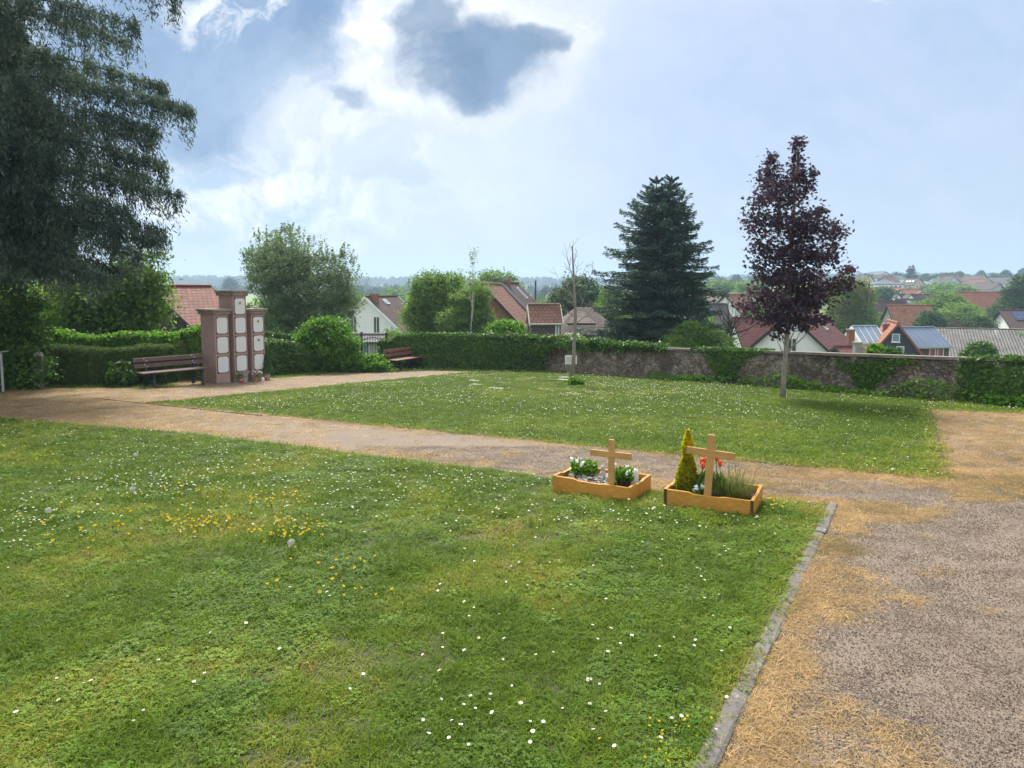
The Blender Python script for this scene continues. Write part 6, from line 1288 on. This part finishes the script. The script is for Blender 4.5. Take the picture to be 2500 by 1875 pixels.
# straw on the paths
def straw_density(x, y):
    dN = np.where(inside(NEAR, x, y), 0, seg_dist(NEAR, x, y)); dF = np.where(inside(FAR, x, y), 0, seg_dist(FAR, x, y)); inl = inside(NEAR, x, y) | inside(FAR, x, y)
    nz = fbm(x, y, 1.6, 44, 4); n2 = fbm(x, y, 4.5, 48, 3)
    kx = (x - KB0[0]) * e2[0] + (y - KB0[1]) * e2[1]; ky = (x - KB0[0]) * e1[0] + (y - KB0[1]) * e1[1]
    d = np.zeros_like(x)
    edge = .16 + .34 * nz; d = np.maximum(d, .85 * sst(edge - np.minimum(dN, dF), 0, .12) * (ky > -.1))
    w = (.10 + .52 * fbm(ky, ky * 0, 1.2, 5, 3)) * (ky < .1); d = np.maximum(d, .95 * sst(w - kx + .25 * (n2 - .5), 0, .16) * (ky < .1) * sst(nz + .5 * (n2 - .5), .34, .56))
    bx_ = (x - B_[0]) * e2[0] + (y - B_[1]) * e2[1]; by = (x - B_[0]) * e1[0] + (y - B_[1]) * e1[1]
    d = np.maximum(d, .95 * sst(by + 1.0 * (nz - .5) + .15, -.3, .4) * (bx_ > -.1)); d = np.maximum(d, .6 * sst(by + 2.6, 0, 1) * sst(nz, .45, .6) * (bx_ > -.6))
    d = np.maximum(d, .8 * sst(-x - 2.5 + 2.5 * (nz - .5), 0, 3.5) * (y > 6)); d = np.maximum(d, .07 * (y > 6.5) + .34 * sst(nz, .50, .65))
    d = np.maximum(d, .8 * sst(kx - 1.75 + .9 * (nz - .5), 0, .8) * sst(n2, .42, .6) * sst(nz, .42, .6) * (ky < 1))
    d = np.where((kx > .75) & (by < -1.6) & (ky < 0), np.minimum(d, .5 * sst(n2, .50, .62) * sst(nz, .50, .60)), d)
    bench = (y > 15.5) & (x > -8.2); d = np.where(bench, d * .35, d)
    return np.where(inl, 0, d)
n = 330000; x, y = sample(n, -17, 14, 1.7, 27); k = inside(CEM, x, y) & in_view(x, y, 1.0); x = x[k]; y = y[k]; d = straw_density(x, y) * np.interp(y, [0, 3, 6, 10, 16, 27], [1.3, 1.2, .9, .62, .36, .22]) * 1.0
k = rng.random(len(x)) < d; x = x[k]; y = y[k]; t_ = .58 + .30 * (fbm(x, y, 3, 8, 3) - .45) + .13 * rng.normal(size=len(x)); gp = sst(fbm(x, y, 1.9, 101, 3), .60, .70); t_ = t_ - .15 * gp - .18 * sst(-x - 5, 0, 4) * rng.random(len(x))
# more of it near the camera so the mats read as mats
xe, ye = sample(150000, .6, 7, 1.7, 7.5); k = inside(CEM, xe, ye) & in_view(xe, ye, .6); xe = xe[k]; ye = ye[k]; k = rng.random(len(xe)) < straw_density(xe, ye) * .40; xe = xe[k]; ye = ye[k]; te = .60 + .30 * (fbm(xe, ye, 3, 8, 3) - .45) + .13 * rng.normal(size=len(xe)) - .25 * sst(fbm(xe, ye, 1.9, 101, 3), .62, .70)
x = np.concatenate([x, xe]); y = np.concatenate([y, ye]); t_ = np.concatenate([t_, te])
put('dry_grass', x, y, rng.uniform(.7, 1.25, len(x)) * np.interp(y, [0, 6, 14, 27], [1, 1.25, 2.0, 2.6]), rng.integers(0, 3, len(x)), np.clip(t_, 0, 1), scoll, 'dry straw-coloured grass matted along the gravel paths', 'dry grass', .003, .06)
n = 60000; x, y = sample(n, -2, 8, 1.7, 9); k = inside(CEM, x, y) & in_view(x, y, .5) & ~inside(NEAR, x, y) & ~inside(FAR, x, y) & (rng.random(n) < np.interp(y, [1.7, 5, 9], [.85, .55, .35])); x = x[k]; y = y[k]
put('pebbles', x, y, rng.uniform(.6, 1.25, len(x)), rng.integers(0, 3, len(x)), np.clip(rng.normal(.5, .3, len(x)), 0, 1), pcoll, 'small loose pebbles of the gravel path', 'pebbles', .001, .0)
# grass verge at the foot of hedges and wall
vx = []; vy = []
for a, b_ in (((-13.5, 18.0), (-9.3, 18.2)), ((-7.6, 21.2), (-5.9, 25.3)), ((-5.9, 25.3), (-4.6, 26.0)), ((-4.7, 25.6), (-1.0, 24.6))):
    t = rng.random(2600); vx.append(a[0] + (b_[0] - a[0]) * t + rng.normal(size=2600) * .28); vy.append(a[1] + (b_[1] - a[1]) * t + rng.normal(size=2600) * .28)
x = np.concatenate(vx); y = np.concatenate(vy); k = ~inside(FAR, x, y); x = x[k]; y = y[k]; put('grass', x, y, rng.uniform(.8, 1.4, len(x)), rng.integers(0, 3, len(x)), np.clip(.2 + .15 * rng.normal(size=len(x)), 0, 1), fcoll, 'narrow grass verge along the hedges and the gate', 'grass')

# ------------------------------------------------------------------ flowers in the lawn
def flower_mesh(name, r, hs, col2, stem_r=.0012, petals=12, cup=.15):
    mb = MB(); mb.tube([(0, 0, -.01), (.003, 0, hs * .6), (0, 0, hs)], stem_r, 4, 0, False)
    for i in range(petals):
        a0 = 6.283 * (i - .42) / petals; a1 = 6.283 * (i + .42) / petals; am = 6.283 * i / petals
        mb.poly([(math.cos(am) * r * .25, math.sin(am) * r * .25, hs), (math.cos(a0) * r * .8, math.sin(a0) * r * .8, hs + r * cup), (math.cos(am) * r, math.sin(am) * r, hs + r * cup), (math.cos(a1) * r * .8, math.sin(a1) * r * .8, hs + r * cup)], 1)
    mb.lathe([(r * .24, hs - .001), (r * .24, hs + .0015), (r * .10, hs + .0022)], 8, 2); me_o = mb.build(name, [M['l_shrub'], M['petal'], M['yolk']] if col2 == 'w' else [M['l_shrub'], M['yolk'], M['yolk']]); return me_o
daisy = flower_mesh('daisy', .0092, .050, 'w'); butter = flower_mesh('buttercup', .0092, .080, 'y', petals=5, cup=.7)
def px_points(n, u0, u1, v0, v1, poly):
    P = [];
    while len(P) < n:
        g = gnd(random.uniform(u0, u1), random.uniform(v0, v1))
        if bool(inside(poly, np.array([g[0]]), np.array([g[1]]))[0]): P.append(g)
    return P
pts = []
for (n, u0, u1, v0, v1) in ((90, 1000, 1780, 1380, 1850), (24, 0, 900, 1400, 1850), (60, 1100, 1900, 1240, 1400), (40, 0, 250, 1230, 1360), (60, 100, 900, 1230, 1330), (70, 1350, 1640, 1230, 1290), (40, 1640, 1990, 1235, 1300)): pts += px_points(n, u0, u1, v0, v1, NEAR)
for (n, cu, cv, su, sv_) in ((380, 380, 1180, 170, 28), (220, 60, 1050, 120, 25), (260, 400, 1100, 160, 25), (260, 900, 1190, 200, 40), (160, 700, 1130, 160, 22), (120, 1150, 1180, 120, 20), (80, 60, 1270, 60, 25), (160, 200, 1060, 160, 14), (90, 1100, 1240, 180, 30)):
    for _ in range(n):
        g = gnd(random.gauss(cu, su), random.gauss(cv, sv_))
        if bool(inside(NEAR, np.array([g[0]]), np.array([g[1]]))[0]) and g[1] < 16: pts.append(g)
def free(g):
    for c_, yw in ((c1, y1), (c2, y2)):
        dx, dy = g[0] - c_[0], g[1] - c_[1]; lx = dx * math.cos(yw) + dy * math.sin(yw); ly = -dx * math.sin(yw) + dy * math.cos(yw)
        if -.78 < lx < .03 and -.02 < ly < .56: return False
    return True
pts = [g for g in pts if free(g)]; pts.sort(key=lambda g: g[1]); print('daisies', len(pts))
first = True
for g in pts[:295]:
    o = daisy if first else daisy.copy()
    if not first: COL.objects.link(o)
    first = False; o.location = (g[0], g[1], gz(*g)); o.rotation_euler = (random.gauss(0, .25), random.gauss(0, .25), random.uniform(0, 6.28)); s_ = random.uniform(.65, 1.1); o.scale = (s_, s_, random.uniform(.7, 1.1)); set_props(o, 'white daisy flowering in the grass of the near lawn', 'daisy', 'daisies in the near lawn')
rest = np.array(pts[295:])
ym = []
for (n, cu, cv, su, sv_) in ((26, 660, 1240, 40, 10), (55, 720, 1310, 50, 18), (50, 500, 1300, 60, 14), (26, 330, 1270, 70, 30), (20, 150, 1310, 60, 25), (12, 820, 1400, 50, 20), (10, 830, 1480, 60, 20), (14, 450, 1215, 80, 15), (16, 1880, 1250, 25, 10), (14, 60, 1130, 50, 15), (26, 1640, 1810, 60, 30)):
    for _ in range(int(n * 1.15)):
        g = gnd(random.gauss(cu, su), random.gauss(cv, sv_))
        if bool(inside(NEAR, np.array([g[0]]), np.array([g[1]]))[0]) and free(g) and len(ym) < 295: ym.append(g)
for i, g in enumerate(ym):
    o = butter if i == 0 else butter.copy()
    if i: COL.objects.link(o)
    small = g[1] < 3.6; s_ = random.uniform(.8, 1.3) * (.55 if small else 1.15); o.location = (g[0], g[1], gz(*g)); o.rotation_euler = (random.gauss(0, .3), random.gauss(0, .3), random.uniform(0, 6.28)); o.scale = (s_, s_, s_); set_props(o, 'yellow buttercup flowering in the grass of the near lawn', 'buttercup', 'buttercups in the near lawn')
for (u, v, lab) in ((332, 1128, 'dandelion clock standing farthest back in the near lawn'), (120, 1275, 'large dandelion clock at the left of the near lawn'), (712, 1360, 'dandelion clock below the buttercups'), (325, 1218, 'dandelion clock left of the first buttercups')):
    g = gnd(u, v + 8); root = empty('dandelion_clock', (g[0], g[1], gz(*g)), 0, lab, 'dandelion', 'dandelion clocks in the near lawn'); mb = MB(); mb.tube([(0, 0, 0), (0, 0, .11)], .0022, 5); mb.build('stem', M['l_shrub'], root)
    n = 260; d = rdir(n); V, Fc = leaf_arrays(d * .022 * rng.uniform(.75, 1, (n, 1)) + np.array([0, 0, .125]), rdir(n), d, .014, .25, .0); link('seed_head', np_mesh('seed_head', V, [Fc]), M['clock'], root)
# the many further daisies
n = 24000; x, y = sample(n, -9, 11, 6.8, 26); k = inside(FAR, x, y) & in_view(x, y); x = x[k]; y = y[k]; dd = fbm(x, y, .7, 140, 3) + .25 * (fbm(x, y, 3, 141) - .5)
u_ = x / y; w_ = np.interp(y, [7, 10, 16, 24], [.25, .45, .9, 1.0]) * (.10 + 1.0 * sst(dd, .36, .62)); k = rng.random(len(x)) < w_; x = x[k]; y = y[k]
pr = proto_coll('daisy_models', [(daisy.data.copy(), M['l_shrub'])])
P = np.concatenate([np.stack([x, y], 1), rest]); n = len(P); print('far daisies', n)
scatter('daisies', np.stack([P[:, 0], P[:, 1], gz(P[:, 0], P[:, 1]) + .004], 1), np.stack([rng.normal(size=n) * .25, rng.normal(size=n) * .25, rng.random(n) * 6], 1), np.where(P[:, 1] > 12, 1.25, .92) * rng.uniform(.7, 1.25, n), np.zeros(n, int), rng.random(n), pr, 'countless small white daisies sprinkled over the lawns', 'daisies')

# ------------------------------------------------------------------ air
mb = MB(); mb.box(-2750, 2750, -2750, 2750, -40, 75); hz_ = bpy.data.materials.new('haze_air'); hz_.use_nodes = True; nt = hz_.node_tree
for n_ in list(nt.nodes): nt.nodes.remove(n_)
ho = nt.nodes.new('ShaderNodeOutputMaterial'); pv = nt.nodes.new('ShaderNodeVolumePrincipled'); pv.inputs['Color'].default_value = (.56, .77, 1.0, 1); pv.inputs['Density'].default_value = .00065; pv.inputs['Anisotropy'].default_value = .25; nt.links.new(pv.outputs[0], ho.inputs['Volume'])
hb = mb.build('haze', hz_); hb['kind'] = 'stuff'; hb['label'] = 'thin bluish haze over the valley and the far hills'
